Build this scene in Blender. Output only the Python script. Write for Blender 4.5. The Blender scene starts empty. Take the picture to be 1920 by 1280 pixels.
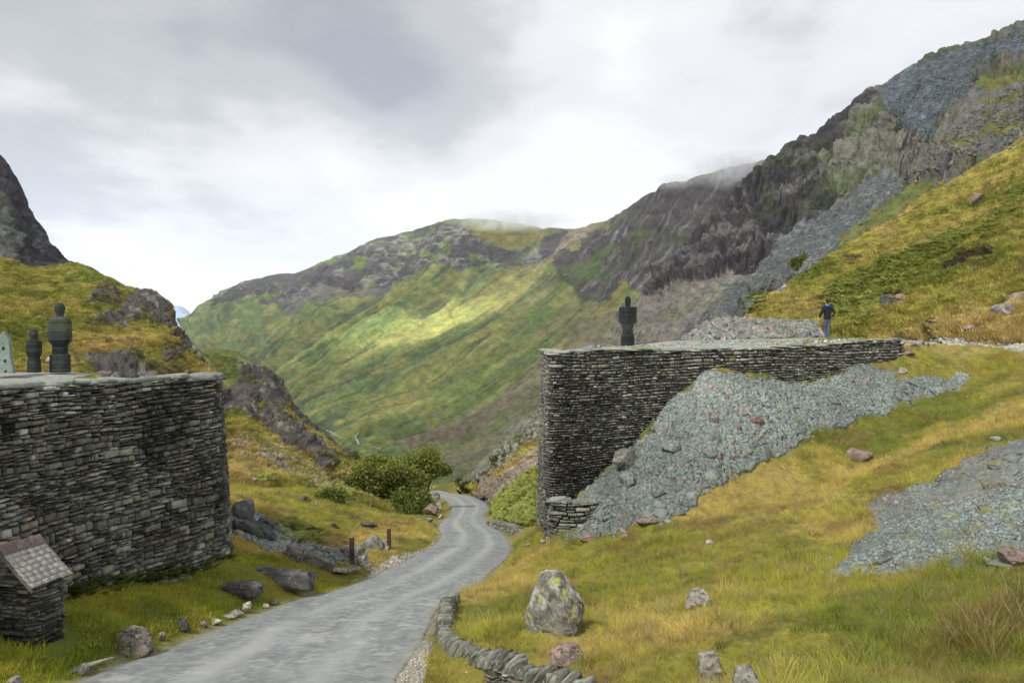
import bpy, bmesh, math, random
import numpy as np
from mathutils import Vector, Matrix, Euler
from mathutils.bvhtree import BVHTree

# ---------------------------------------------------------------- camera, light
S = bpy.context.scene
F = 1600.0; PITCH = math.radians(1.074)
CP, SP = math.cos(PITCH), math.sin(PITCH)
cam_d = bpy.data.cameras.new("camera"); cam = bpy.data.objects.new("camera", cam_d)
S.collection.objects.link(cam); S.camera = cam
cam_d.sensor_width = 36; cam_d.lens = 36 * F / 1920
cam_d.clip_start = 0.1; cam_d.clip_end = 30000
cam.rotation_euler = (math.pi / 2 - PITCH, 0, 0)
S.view_settings.view_transform = 'Standard'; S.view_settings.look = 'None'
S.view_settings.gamma = 1.0; S.view_settings.exposure = 0.80
S.cycles.use_denoising = True
try: S.cycles.denoiser = 'OPENIMAGEDENOISE'
except Exception: pass
S.cycles.max_bounces = 6; S.cycles.diffuse_bounces = 3; S.cycles.glossy_bounces = 2
S.cycles.transparent_max_bounces = 12; S.cycles.volume_bounces = 2
S.cycles.use_adaptive_sampling = True; S.cycles.adaptive_threshold = 0.02

SUN_EL, SUN_AZ = math.radians(50), math.radians(-142)   # azimuth from +Y clockwise: sun stands behind-left
sdir = Vector((math.cos(SUN_EL) * math.sin(SUN_AZ), math.cos(SUN_EL) * math.cos(SUN_AZ), math.sin(SUN_EL)))
sun_d = bpy.data.lights.new("sun", 'SUN'); sun = bpy.data.objects.new("sun", sun_d)
S.collection.objects.link(sun)
sun.rotation_euler = sdir.to_track_quat('Z', 'Y').to_euler()
sun_d.energy = 5.0; sun_d.angle = math.radians(3); sun_d.color = (1.0, 0.95, 0.86)

def P(px, py, D):
    a = (px - 960) / F; b = (640 - py) / F
    dy = CP + b * SP; dz = -SP + b * CP
    k = D / dy
    return np.array((a * k, D, dz * k))
def proj(x, y, z):
    d = np.maximum(y * CP - z * SP, 0.01); u = y * SP + z * CP
    return 960 + F * x / d, 640 - F * u / d

class NT:
    """small helper to wire node trees"""
    def __init__(s, tree): s.t = tree
    def n(s, typ, **kw):
        nd = s.t.nodes.new(typ)
        for k, v in kw.items():
            if k.startswith('i_'):
                key = k[2:]
                key = int(key) if key.isdigit() else key.replace('_', ' ')
                nd.inputs[key].default_value = v
            else: setattr(nd, k, v)
        return nd
    def l(s, a, b): s.t.links.new(a, b)
    def math(s, op, a, b=None, c=None, clamp=False):
        nd = s.t.nodes.new('ShaderNodeMath'); nd.operation = op; nd.use_clamp = clamp
        for i, v in enumerate((a, b, c)):
            if v is None: continue
            if isinstance(v, (int, float)): nd.inputs[i].default_value = v
            else: s.l(v, nd.inputs[i])
        return nd.outputs[0]
    def mix(s, fac, a, b, blend='MIX'):
        nd = s.t.nodes.new('ShaderNodeMix'); nd.data_type = 'RGBA'; nd.blend_type = blend
        for k, v in ((0, fac), (6, a), (7, b)):
            if isinstance(v, (int, float)): nd.inputs[k].default_value = v
            elif isinstance(v, tuple): nd.inputs[k].default_value = (*v, 1) if len(v) == 3 else v
            else: s.l(v, nd.inputs[k])
        return nd.outputs[2]
    def ramp(s, fac, stops, interp='LINEAR'):
        nd = s.t.nodes.new('ShaderNodeValToRGB'); cr = nd.color_ramp; cr.interpolation = interp
        while len(cr.elements) < len(stops): cr.elements.new(0.5)
        for e, (p, c) in zip(cr.elements, stops):
            e.position = p; e.color = (*c, 1) if isinstance(c, tuple) else (c, c, c, 1)
        s.l(fac, nd.inputs[0]); return nd.outputs[0]
    def noise(s, vec, scale, detail=4, rough=0.55, w=None):
        nd = s.t.nodes.new('ShaderNodeTexNoise')
        nd.inputs['Scale'].default_value = scale; nd.inputs['Detail'].default_value = detail
        nd.inputs['Roughness'].default_value = rough
        if vec is not None: s.l(vec, nd.inputs['Vector'])
        return nd.outputs[0]

# world: overcast sky, a physical sky showing weakly through a procedural cloud screen
W = bpy.data.worlds.new("World"); S.world = W; W.use_nodes = True
W.node_tree.nodes.clear(); w = NT(W.node_tree)
out = w.n('ShaderNodeOutputWorld'); bg = w.n('ShaderNodeBackground'); bg.inputs[1].default_value = 0.1
w.l(bg.outputs[0], out.inputs[0])
sky = w.n('ShaderNodeTexSky', sky_type='NISHITA', sun_disc=False)
sky.sun_elevation = SUN_EL; sky.sun_rotation = SUN_AZ
tc = w.n('ShaderNodeTexCoord'); sep = w.n('ShaderNodeSeparateXYZ'); w.l(tc.outputs['Generated'], sep.inputs[0])
dz = w.math('ADD', w.math('MAXIMUM', sep.outputs[2], 0.0), 0.16)
cmb = w.n('ShaderNodeCombineXYZ')
w.l(w.math('DIVIDE', sep.outputs[0], dz), cmb.inputs[0]); w.l(w.math('DIVIDE', sep.outputs[1], dz), cmb.inputs[1])
cmb.inputs[2].default_value = 3.7
mp = w.n('ShaderNodeMapping'); mp.inputs['Scale'].default_value = (1.0, 0.75, 1); mp.inputs['Location'].default_value = (1.3, 0.4, 0)
w.l(cmb.outputs[0], mp.inputs[0])
n1 = w.noise(mp.outputs[0], 0.85, 6, 0.52)
n2 = w.noise(mp.outputs[0], 3.0, 5, 0.55)
def blob(px, py, c0, c1):
    v = Vector(P(px, py, 1.0)).normalized()
    nd = w.n('ShaderNodeVectorMath', operation='DOT_PRODUCT'); w.l(tc.outputs['Generated'], nd.inputs[0]); nd.inputs[1].default_value = v
    mr = w.n('ShaderNodeMapRange', interpolation_type='SMOOTHSTEP')
    w.l(nd.outputs['Value'], mr.inputs[0]); mr.inputs[1].default_value = math.cos(math.radians(c1)); mr.inputs[2].default_value = math.cos(math.radians(c0))
    return mr.outputs[0]
cl = w.math('MULTIPLY_ADD', w.math('SUBTRACT', n1, 0.5), 1.8, 0.70)
cl = w.math('MULTIPLY_ADD', w.math('SUBTRACT', n2, 0.5), 0.8, cl)
cl = w.math('MULTIPLY_ADD', blob(300, 60, 2, 22), -0.42, cl)
cl = w.math('MULTIPLY_ADD', blob(820, 20, 1, 12), -0.2, cl)
cl = w.math('MULTIPLY_ADD', blob(480, 470, 3, 15), 0.42, cl)
cl = w.math('MULTIPLY_ADD', blob(1060, 200, 3, 13), 0.10, cl)
cl = w.math('MULTIPLY_ADD', blob(1250, 90, 4, 16), 0.16, cl)
cl = w.math('MULTIPLY_ADD', blob(1400, 210, 1, 9), -0.2, cl)
ccol = w.ramp(cl, [(0.0, (0.33, 0.33, 0.345)), (0.35, (0.48, 0.483, 0.495)), (0.68, (0.74, 0.743, 0.75)), (1.0, (0.85, 0.853, 0.86))], 'EASE')
# the overcast is brighter overhead and round the veiled sun than at the horizon
sd = w.n('ShaderNodeVectorMath', operation='DOT_PRODUCT'); w.l(tc.outputs['Generated'], sd.inputs[0]); sd.inputs[1].default_value = sdir
glow = w.math('POWER', w.math('MAXIMUM', sd.outputs['Value'], 0.0), 3.0)
up = w.math('POWER', w.math('MAXIMUM', sep.outputs[2], 0.0), 3.0)
gain = w.math('ADD', w.math('MULTIPLY_ADD', up, 3.6, 1.0), w.math('MULTIPLY', glow, 2.0))
vm = w.n('ShaderNodeVectorMath', operation='SCALE'); w.l(ccol, vm.inputs[0]); w.l(w.math('MULTIPLY', gain, 6.3), vm.inputs['Scale'])
cov = w.math('MULTIPLY_ADD', cl, 0.12, 0.88, clamp=True)
w.l(w.mix(cov, sky.outputs[0], vm.outputs[0]), bg.inputs[0])

# ---------------------------------------------------------------- helpers
rnd = random.Random(11); R = np.random.default_rng(7)
C = S.collection
def H(i, j, k, s):
    h = (i.astype(np.uint32) * np.uint32(374761393) + j.astype(np.uint32) * np.uint32(668265263) + k.astype(np.uint32) * np.uint32(2246822519) + np.uint32(s * 3266489917 & 0xffffffff))
    h = (h ^ (h >> np.uint32(13))) * np.uint32(1274126177)
    h = h ^ (h >> np.uint32(16))
    return (h & np.uint32(0xffffff)).astype(np.float32) / 16777215.0
def vnoise(x, y, z=None, s=0):
    x = np.asarray(x, float); y = np.asarray(y, float); z = np.zeros_like(x) if z is None else np.asarray(z, float)
    xi, yi, zi = np.floor(x), np.floor(y), np.floor(z)
    fx, fy, fz = x - xi, y - yi, z - zi
    fx, fy, fz = [t * t * t * (t * (t * 6 - 15) + 10) for t in (fx, fy, fz)]
    xi, yi, zi = xi.astype(np.int64), yi.astype(np.int64), zi.astype(np.int64)
    r = 0
    for a in (0, 1):
        for b in (0, 1):
            for c in (0, 1):
                wgt = (fx if a else 1 - fx) * (fy if b else 1 - fy) * (fz if c else 1 - fz)
                r = r + wgt * H(xi + a, yi + b, zi + c, s)
    return r * 2 - 1
def fbm(x, y, z=None, o=5, s=0, g=0.5, lac=2.03):
    r = 0; a = 1.0; t = 0; k = 1.0
    for i in range(o):
        r = r + a * vnoise(np.asarray(x) * k + 17.3 * i, np.asarray(y) * k + 5.1 * i, None if z is None else np.asarray(z) * k, s + i)
        t += a; a *= g; k *= lac
    return r / t * 1.6
def ridged(x, y, z=None, o=5, s=0, g=0.5):
    r = 0; a = 1.0; t = 0; k = 1.0
    for i in range(o):
        r = r + a * (1 - 2 * np.abs(vnoise(np.asarray(x) * k + 9.7 * i, np.asarray(y) * k, None if z is None else np.asarray(z) * k, s + i)))
        t += a; a *= g; k *= 2.07
    return r / t
def sst(a, b, x):
    t = np.clip((x - a) / (b - a), 0, 1); return t * t * (3 - 2 * t)
def inpoly(px, py, poly, warp=0, ws=40, s=3):
    if warp:
        px = px + warp * fbm(px / ws, py / ws, None, 5, s, 0.6); py = py + warp * 0.6 * fbm(px / ws + 31, py / ws, None, 5, s + 9, 0.6)
    ins = np.zeros(np.shape(px), bool); n = len(poly)
    for i in range(n):
        x1, y1 = poly[i]; x2, y2 = poly[(i + 1) % n]
        if y1 == y2: continue
        cond = ((y1 > py) != (y2 > py)) & (px < (x2 - x1) * (py - y1) / (y2 - y1) + x1)
        ins ^= cond
    return ins.astype(float)
def dist_poly(x, y, pts):
    d = np.full(np.shape(x), 1e9)
    for (x1, y1), (x2, y2) in zip(pts[:-1], pts[1:]):
        dx, dy = x2 - x1, y2 - y1; L = dx * dx + dy * dy + 1e-12
        t = np.clip(((x - x1) * dx + (y - y1) * dy) / L, 0, 1)
        d = np.minimum(d, np.hypot(x - x1 - t * dx, y - y1 - t * dy))
    return d
def mixc(c, col, m):
    m = np.clip(m, 0, 1)[..., None]; return c * (1 - m) + np.array(col) * m

def tag(o, label=None, cat=None, group=None, kind=None):
    if label: o['label'] = label
    if cat: o['category'] = cat
    if group: o['group'] = group
    if kind: o['kind'] = kind
    return o
COLS = {}
def mesh_obj(name, V, Fc, mat, col=None, parent=None, smooth=False, attr='tint'):
    me = bpy.data.meshes.new(name)
    V = np.asarray(V, np.float32)
    if isinstance(Fc, np.ndarray):
        nf, k = Fc.shape
        me.vertices.add(len(V)); me.vertices.foreach_set('co', V.ravel())
        me.loops.add(nf * k); me.loops.foreach_set('vertex_index', Fc.ravel().astype(np.int32))
        me.polygons.add(nf); me.polygons.foreach_set('loop_start', np.arange(nf, dtype=np.int32) * k)
        me.update(calc_edges=True); me.validate()
    else:
        me.from_pydata([tuple(v) for v in V.tolist()], [], [tuple(f) for f in Fc]); me.update()
    if col is not None:
        ca = me.color_attributes.new(attr, 'FLOAT_COLOR', 'POINT')
        c4 = np.ones((len(V), 4), np.float32); c4[:, :3] = np.clip(col, 0, 1)
        ca.data.foreach_set('color', c4.ravel())
    if smooth: me.polygons.foreach_set('use_smooth', np.ones(len(me.polygons), bool))
    if mat: me.materials.append(mat)
    o = bpy.data.objects.new(name, me); C.objects.link(o)
    if col is not None and isinstance(Fc, np.ndarray): COLS[o.name] = (np.asarray(col), Fc)
    if parent: o.parent = parent
    return o
def empty(name, loc, rz=0):
    o = bpy.data.objects.new(name, None); C.objects.link(o); o.location = loc; o.rotation_euler = (0, 0, rz)
    o.empty_display_size = 0.3; return o
def grid_faces(nr, nc):
    i = np.arange(nr - 1)[:, None] * nc + np.arange(nc - 1)[None, :]
    i = i.ravel(); return np.stack([i, i + 1, i + nc + 1, i + nc], 1)
def grid_normals(X):
    du = np.gradient(X, axis=1); dv = np.gradient(X, axis=0)
    n = np.cross(du, dv); n /= np.linalg.norm(n, axis=-1, keepdims=True) + 1e-9
    return n

# ---------------------------------------------------------------- materials
def new_mat(name):
    m = bpy.data.materials.new(name); m.use_nodes = True; m.node_tree.nodes.clear(); t = NT(m.node_tree)
    o = t.n('ShaderNodeOutputMaterial'); b = t.n('ShaderNodeBsdfPrincipled'); t.l(b.outputs[0], o.inputs[0])
    b.inputs['Roughness'].default_value = 0.9; b.inputs['Specular IOR Level'].default_value = 0.25
    return m, t, b
def tint_mat(name, scales, vary=0.3, bump=0.5, bdist=0.05, rough=0.92, bscale=None, spec=0.2, instancer=False, lichen=0):
    """albedo from the 'tint' attribute, broken up by noise of the given scales (1/m), and bump"""
    m, t, b = new_mat(name)
    at = t.n('ShaderNodeAttribute', attribute_name='tint')
    if instancer: at.attribute_type = 'INSTANCER'
    tc = t.n('ShaderNodeNewGeometry' if not instancer else 'ShaderNodeTexCoord')
    vec = tc.outputs['Position'] if not instancer else tc.outputs['Object']
    col = at.outputs['Color']
    for k, sc in enumerate(scales):
        n = t.noise(vec, sc, 5, 0.6)
        f = t.ramp(n, [(0.3, 1 - vary), (0.7, 1 + vary)] if False else [(0.32, (1 - vary,) * 3), (0.68, (1.0, 1.0, 1.0))])
        col = t.mix(1.0, col, f, 'MULTIPLY')
        sc2 = t.n('ShaderNodeVectorMath', operation='SCALE'); t.l(col, sc2.inputs[0]); sc2.inputs['Scale'].default_value = 1 + vary * 0.5
        col = sc2.outputs[0]
    if lichen:
        n = t.noise(vec, 6, 5, 0.75); n3 = t.noise(vec, 34, 3, 0.6)
        f = t.math('MULTIPLY', t.ramp(n, [(0.53, 0.0), (0.60, 1.0)]), t.ramp(n3, [(0.5, 0.0), (0.58, 1.0)]))
        col = t.mix(t.math('MULTIPLY', f, lichen), col, (0.42, 0.43, 0.38))
    t.l(col, b.inputs['Base Color'])
    b.inputs['Roughness'].default_value = rough; b.inputs['Specular IOR Level'].default_value = spec
    if bump:
        prev = None
        for sc in (bscale or scales):
            bn = t.n('ShaderNodeBump'); bn.inputs['Strength'].default_value = bump
            bn.inputs['Distance'].default_value = bdist * (bscale or scales)[0] / sc
            t.l(t.noise(vec, sc, 6, 0.65), bn.inputs['Height'])
            if prev: t.l(prev, bn.inputs['Normal'])
            prev = bn.outputs[0]
        t.l(prev, b.inputs['Normal'])
    return m
M = {}
M['ground'] = tint_mat('turf', (2.5, 14), 0.35, 0.7, 0.10)
M['hill'] = tint_mat('hillside', (0.35, 1.6), 0.3, 0.8, 0.8)
M['fell'] = tint_mat('far fell', (0.04, 0.25), 0.3, 0.7, 5.0)
M['stone'] = tint_mat('dry stone', (7, 30), 0.45, 0.6, 0.02, 0.85, lichen=0.7)
M['rock'] = tint_mat('boulder', (4, 22), 0.4, 0.8, 0.04, 0.88, lichen=0.6)
M['slate'] = tint_mat('slate chips', (12,), 0.3, 0.4, 0.01, 0.7, spec=0.4)
M['road'] = tint_mat('road', (14, 70), 0.09, 0.35, 0.012, 0.62, spec=0.45)
def blade_mat(name, instancer, trans=0.35):
    m, t, b = new_mat(name); at = t.n('ShaderNodeAttribute', attribute_name='tint')
    if instancer: at.attribute_type = 'INSTANCER'
    b.inputs['Roughness'].default_value = 0.7; b.inputs['Specular IOR Level'].default_value = 0.15
    t.l(at.outputs['Color'], b.inputs['Base Color']); tr = t.n('ShaderNodeBsdfTranslucent'); t.l(at.outputs['Color'], tr.inputs[0])
    mx = t.n('ShaderNodeMixShader'); mx.inputs[0].default_value = trans; t.l(b.outputs[0], mx.inputs[1]); t.l(tr.outputs[0], mx.inputs[2])
    out = [n for n in m.node_tree.nodes if n.type == 'OUTPUT_MATERIAL'][0]; t.l(mx.outputs[0], out.inputs[0]); return m
M['grass'] = blade_mat('grass blades', True)
M['leaf'] = blade_mat('leaves', False, 0.3)
M['bark'] = tint_mat('bark', (10,), 0.4, 0.6, 0.02)
M['wood'] = tint_mat('weathered post', (12,), 0.4, 0.6, 0.01)
M['cloth'] = tint_mat('cloth', (20,), 0.15, 0.2, 0.004)
M['slab'] = tint_mat('slate slab', (5, 25), 0.35, 0.6, 0.02, 0.75, lichen=0.6)
M['statue'] = tint_mat('stacked slate', (10, 45), 0.4, 0.5, 0.01, 0.8)
# ---------------------------------------------------------------- near ground: one height field
ZR = lambda y: -(2.96 + 0.17 * np.asarray(y, float))
def road_D(px, py):
    p = P(px, py, 1.0); return -2.96 / (p[2] + 0.17)
road_pairs = [((-330, 1600), (560, 1700)), ((-120, 1450), (690, 1480)), ((20, 1340), (728, 1360)), ((180, 1262), (745, 1280)), ((300, 1220), (785, 1217)), ((400, 1182), (806, 1178)),
    ((477, 1153), (822, 1142)), ((550, 1127), (850, 1114)), ((640, 1104), (892, 1096)), ((700, 1079), (924, 1070)), ((775, 1043), (952, 1045)),
    ((812, 1021), (958, 1025)), ((828, 1003), (946, 1004)), ((822, 989), (925, 988)), ((830, 976), (910, 974)), ((843, 967), (908, 964)),
    ((848, 954), (918, 952)), ((844, 943), (907, 940)), ((832, 934.5), (882, 929)), ((822, 930), (852, 925)), ((812, 926), (834, 921.5)), ((803, 922), (822, 918.5))]
rl, rr = [], []
for a, b in road_pairs:
    for q, dst in ((a, rl), (b, rr)):
        D = road_D(*q); p = P(q[0], q[1], D); dst.append((p[0], p[1]))
rl, rr = np.array(rl), np.array(rr)
def cr(pts, n):
    """Catmull-Rom resample of rows of points"""
    pts = np.asarray(pts, float); m = len(pts)
    t = np.linspace(0, m - 1, n); i = np.minimum(t.astype(int), m - 2); f = (t - i)[:, None]
    pp = np.vstack([2 * pts[0] - pts[1], pts, 2 * pts[-1] - pts[-2]])
    a, b, c, d = pp[i], pp[i + 1], pp[i + 2], pp[i + 3]
    return 0.5 * ((2 * b) + (c - a) * f + (2 * a - 5 * b + 4 * c - d) * f ** 2 + (3 * b - a - 3 * c + d) * f ** 3)
RL, RR = cr(rl, 180), cr(rr, 180)
road_poly = [tuple(p) for p in RL] + [tuple(p) for p in RR[::-1]]

ctl = []   # (px, py, D) points the turf passes through
for a, b in road_pairs[2::2]:
    for q in (a, b): ctl.append((*q, road_D(*q)))
ctl += [ # left verge, hut, foot of the left wall
 (0, 1280, 10.8), (-150, 1300, 10.3), (60, 1213, 12.0), (128, 1207, 12.3), (130, 1117, 15), (250, 1095, 16.6), (350, 1068, 18.2), (432, 1045, 19.4), (200, 1170, 13.6), (330, 1130, 16),
 (530, 1080, 20.3), (470, 1110, 18.4), (-200, 1180, 12.4), (-400, 1180, 12), (-300, 1100, 16), (0, 1130, 14.5),
 # slate spill and bank beyond the wall
 (440, 985, 24.5), (500, 1010, 25.5), (600, 1040, 26), (660, 1055, 25.8), (600, 1068, 23.5), (440, 1035, 21.5), (520, 1000, 29), (620, 1025, 30.5), (730, 1032, 30), (790, 1010, 34.5),
 (440, 950, 31), (540, 965, 34), (640, 985, 36), (720, 1000, 36), (800, 985, 42), (820, 962, 54), (440, 908, 42), (520, 912, 43), (600, 926, 43), (680, 945, 44), (740, 966, 46), (800, 978, 47),
 (300, 905, 42), (100, 880, 42),
 (430, 960, 52), (600, 985, 55), (700, 1000, 60), (770, 985, 68), (820, 950, 80), (800, 940, 110), (760, 950, 140), (880, 925, 140), (840, 917, 150), (300, 960, 55),
 # kerb wall and right-hand turf
 (835, 1300, 12.8), (800, 1300, 12.6), (900, 1340, 12.2), (850, 1150, 17.6), (845, 1205, 14.0), (930, 1200, 13.6), (1000, 1238, 12.6), (1075, 1268, 11.8), (1200, 1330, 10), (880, 1230, 12.9), (1035, 1175, 15.2), (960, 1100, 21), (1000, 1050, 23.8), (1035, 1003, 25), (985, 1018, 28),
 (985, 1003, 34), (1020, 985, 34), (1100, 1000, 24), (1150, 1003, 23.6), (1330, 1280, 10), (1100, 1280, 11.2), (1600, 1280, 9.1), (1920, 1280, 8.4), (2200, 1280, 7.8), (1310, 1140, 13.8), (1600, 1080, 13.5), (1750, 1070, 12.8), (1920, 1045, 12.3),
 (2200, 1000, 11.5), (1920, 830, 20), (1780, 880, 19.6), (1650, 955, 18.6), (1500, 960, 19.5), (1400, 1000, 19.5), (1280, 962, 23.4), (1370, 892, 25), (1480, 842, 26.5), (1600, 795, 28.5), (1750, 742, 31), (1800, 710, 32.5), (2200, 760, 24), (1450, 1060, 16),
 (1200, 1060, 18.5), (1920, 740, 26), (1920, 660, 33), (2200, 680, 29), (1760, 652, 35),
 # scree against the right wall
 (1071, 947, 25.1), (1139, 880, 26), (1210, 815, 26.9), (1262, 755, 27.4), (1322, 702, 28.0), (1445, 716, 29.0), (1520, 722, 29.8), (1564, 709, 30.6), (1617, 688, 31.6), (1686, 662, 32.9),
 (1300, 850, 25.3), (1200, 930, 24.3), (1420, 800, 26.6), (1560, 750, 29.2),
 # under platforms and hills
 (1150, 800, 33), (1250, 760, 36), (1400, 725, 42), (1600, 690, 44), (1800, 660, 42), (2000, 670, 42), (1100, 850, 33), (1040, 985, 33), (1300, 780, 60), (1600, 720, 60), (2000, 690, 60), (1020, 960, 48), (960, 965, 60), (960, 950, 90), (1200, 850, 70), (1000, 920, 110), (1200, 800, 130),
]
CTL = np.array([P(*c) for c in ctl])
CTL = np.vstack([CTL, [(-6, 3, -3.3), (0, 3, -2.2), (6, 3, -1.9), (0, 0, -1.7), (12, 0, -1.5), (-12, 0, -3.6), (20, 6, -1.0), (-14, 6, -4.2), (0, -6, -1.7)]])
def tps_fit(X, z, lam=0.02):
    n = len(X); Sx = 10.0; X = X / Sx
    d = np.hypot(X[:, None, 0] - X[None, :, 0], X[:, None, 1] - X[None, :, 1])
    K = np.where(d > 0, d * d * np.log(d + 1e-12), 0) + lam * np.eye(n) * 0.02
    Pm = np.c_[np.ones(n), X]
    A = np.block([[K, Pm], [Pm.T, np.zeros((3, 3))]])
    return np.linalg.solve(A, np.r_[z, 0, 0, 0]), X, Sx
# y is compressed with distance so that near detail and far road weigh alike
def warp_xy(x, y):
    y = np.asarray(y, float); yy = np.where(y > 8, 8 + 22 * np.log(np.maximum(y, 8) / 8), y); k = np.where(y > 8, 22 / np.maximum(y, 22), 1.0)
    return np.stack([np.asarray(x, float) * np.minimum(k, 1.0), yy], -1)
Wt, XC, SX = tps_fit(warp_xy(CTL[:, 0], CTL[:, 1]), CTL[:, 2] + 0.17 * CTL[:, 1])
def tps(x, y):
    Q = warp_xy(x, y).reshape(-1, 2) / SX; r = np.empty(len(Q))
    for k in range(0, len(Q), 40000):
        q = Q[k:k + 40000]; d2 = (q[:, None, 0] - XC[None, :, 0]) ** 2 + (q[:, None, 1] - XC[None, :, 1]) ** 2
        r[k:k + 40000] = (0.5 * d2 * np.log(d2 + 1e-12)) @ Wt[:-3] + Wt[-3] + q @ Wt[-2:]
    return r.reshape(np.shape(x)) - 0.17 * np.asarray(y)
POLY = dict(
 scree=[(1050, 990), (1071, 945), (1139, 877), (1210, 812), (1262, 752), (1322, 698), (1380, 700), (1445, 712), (1495, 724), (1564, 705), (1617, 685), (1660, 690), (1690, 712), (1740, 706), (1810, 708), (1795, 728), (1740, 750), (1640, 772), (1560, 800), (1480, 838), (1400, 872), (1370, 892), (1310, 940), (1270, 968), (1200, 985), (1130, 1004), (1050, 1005)],
 scree2=[(1545, 1085), (1590, 1040), (1640, 985), (1620, 945), (1690, 925), (1760, 895), (1850, 850), (1930, 822), (2300, 700), (2400, 1000), (1930, 1050), (1840, 1062), (1760, 1062), (1700, 1075), (1620, 1080)],
 spill=[(432, 965), (470, 960), (530, 990), (600, 1022), (650, 1035), (700, 1030), (670, 1060), (640, 1062), (600, 1056), (560, 1050), (500, 1032), (450, 1010)],
 gravel=[(700, 1068), (735, 1045), (800, 1030), (818, 1015), (800, 1045), (760, 1068), (715, 1085), (690, 1085)],
 gravel2=[(795, 1195), (812, 1205), (800, 1245), (790, 1290), (700, 1330), (705, 1265), (760, 1225)],
 path=[(1690, 640), (1760, 634), (1860, 640), (1960, 650), (1960, 664), (1860, 650), (1760, 643), (1690, 648)])
def road_mask(x, y, pad=0.5):
    """1 inside the road, falling to 0 over pad metres"""
    ins = inpoly(x, y, road_poly); d = np.minimum(dist_poly(x, y, RL[::3]), dist_poly(x, y, RR[::3]))
    return np.where(ins > 0, 1.0, 1 - sst(0, pad, d)), np.where(ins > 0, -d, d)
def ground_base(x, y):
    z = tps(x, y); m, sd = road_mask(x, y, 0.8)
    return z * (1 - m) + ZR(y) * m, sd
def ground_masks(x, y, z):
    px, py = proj(x, y, z)
    m = {}
    for k in ('scree', 'scree2', 'spill'): m[k] = inpoly(px, py, POLY[k], 15, 30)
    isl = inpoly(px, py, [(1285, 915), (1310, 892), (1350, 878), (1382, 868), (1372, 885), (1330, 905)], 4, 15)
    m['scree'] = m['scree'] * (1 - isl)
    m['gravel'] = inpoly(px, py, POLY['gravel'], 5, 20); m['gravel2'] = inpoly(px, py, POLY['gravel2'], 4, 20)
    m['path'] = inpoly(px, py, POLY['path'], 2, 12)
    return px, py, m
def ground_full(x, y):
    z, sd = ground_base(x, y)
    px, py, m = ground_masks(x, y, z)
    bare = np.clip(m['scree'] + m['scree2'] + m['spill'] + m['gravel'] + m['gravel2'] + m['path'], 0, 1)
    soft = sst(0.1, 1.2, sd)
    tus = fbm(x / 1.1, y / 1.1, None, 4, 21) * 0.10 + fbm(x / 3.7, y / 3.7, None, 3, 5) * 0.16
    fine = fbm(x / 0.16, y / 0.16, None, 3, 31) * 0.035
    left = sst(-2.0, -4.0, x) * (1 - sst(22, 26, y))      # mown-looking verge under the left wall
    z = z + soft * ((1 - bare) * (tus + fine) * (1 - 0.7 * left) + bare * (fbm(x / 1.3, y / 1.3, None, 3, 8) * 0.07 + fbm(x / 0.12, y / 0.12, None, 3, 12) * 0.03))
    z = np.where(sd < 0, z - 0.06 * sst(0, -0.25, sd) - 0.015, z)
    return z, sd, px, py, m, bare
OCH = np.array((0.335, 0.268, 0.082)); YG = np.array((0.222, 0.215, 0.038)); GR = np.array((0.115, 0.14, 0.022)); LG = np.array((0.17, 0.205, 0.022))
DK = np.array((0.055, 0.075, 0.018)); BR = np.array((0.16, 0.10, 0.045)); SL = np.array((0.17, 0.20, 0.19)); PK = np.array((0.26, 0.20, 0.16))
def turf_col(x, y, px, py):
    """albedo of the grass at a point"""
    a = fbm(x / 2.6, y / 4.0, None, 4, 41); b = fbm(x / 0.9, y / 0.9, None, 4, 47); c = fbm(x / 6.5, y / 8, None, 3, 52)
    col = np.zeros(np.shape(x) + (3,)) + YG
    col = mixc(col, OCH, 0.33 + 0.95 * a + 0.6 * b)
    g = sst(0.05, 0.5, c * 0.8 - a * 0.55 + 0.35 * fbm(x / 1.6, y / 1.6, None, 3, 66))
    col = mixc(col, GR, g * 0.75)
    for poly, w_ in (([(1050, 1010), (1300, 960), (1500, 960), (1480, 1060), (1300, 1080), (1180, 1100), (1080, 1040)], 0.55), ([(1150, 1200), (1500, 1180), (1620, 1300), (1150, 1300)], 0.3), ([(1560, 1110), (1700, 1180), (1650, 1280), (1500, 1250)], 0.3)):
        col = mixc(col, GR * 1.1, w_ * inpoly(px, py, poly, 60, 80) * (0.6 + 0.5 * b))
    col = mixc(col, BR, sst(0.25, 0.7, fbm(x / 1.4, y / 1.4, None, 4, 71)) * 0.55)
    col = mixc(col, DK, sst(0.45, 0.8, fbm(x / 0.7 + 5, y / 0.7, None, 3, 77)) * 0.45)
    lm = inpoly(px, py, [(-900, 1500), (-900, 900), (120, 1080), (430, 1030), (560, 1050), (690, 1070), (640, 1110), (400, 1190), (180, 1275), (-100, 1500)], 14, 50)
    lc = np.zeros(np.shape(x) + (3,)) + LG
    lc = mixc(lc, YG * np.array((1.05, 0.95, 0.9)), 0.25 + 0.8 * fbm(x / 1.5, y / 1.8, None, 4, 83) + sst(430, 640, px) * 0.7)
    lc = mixc(lc, GR, 0.25 + 0.7 * b)
    col = col * (1 - lm[..., None]) + lc * lm[..., None]
    return col
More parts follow.
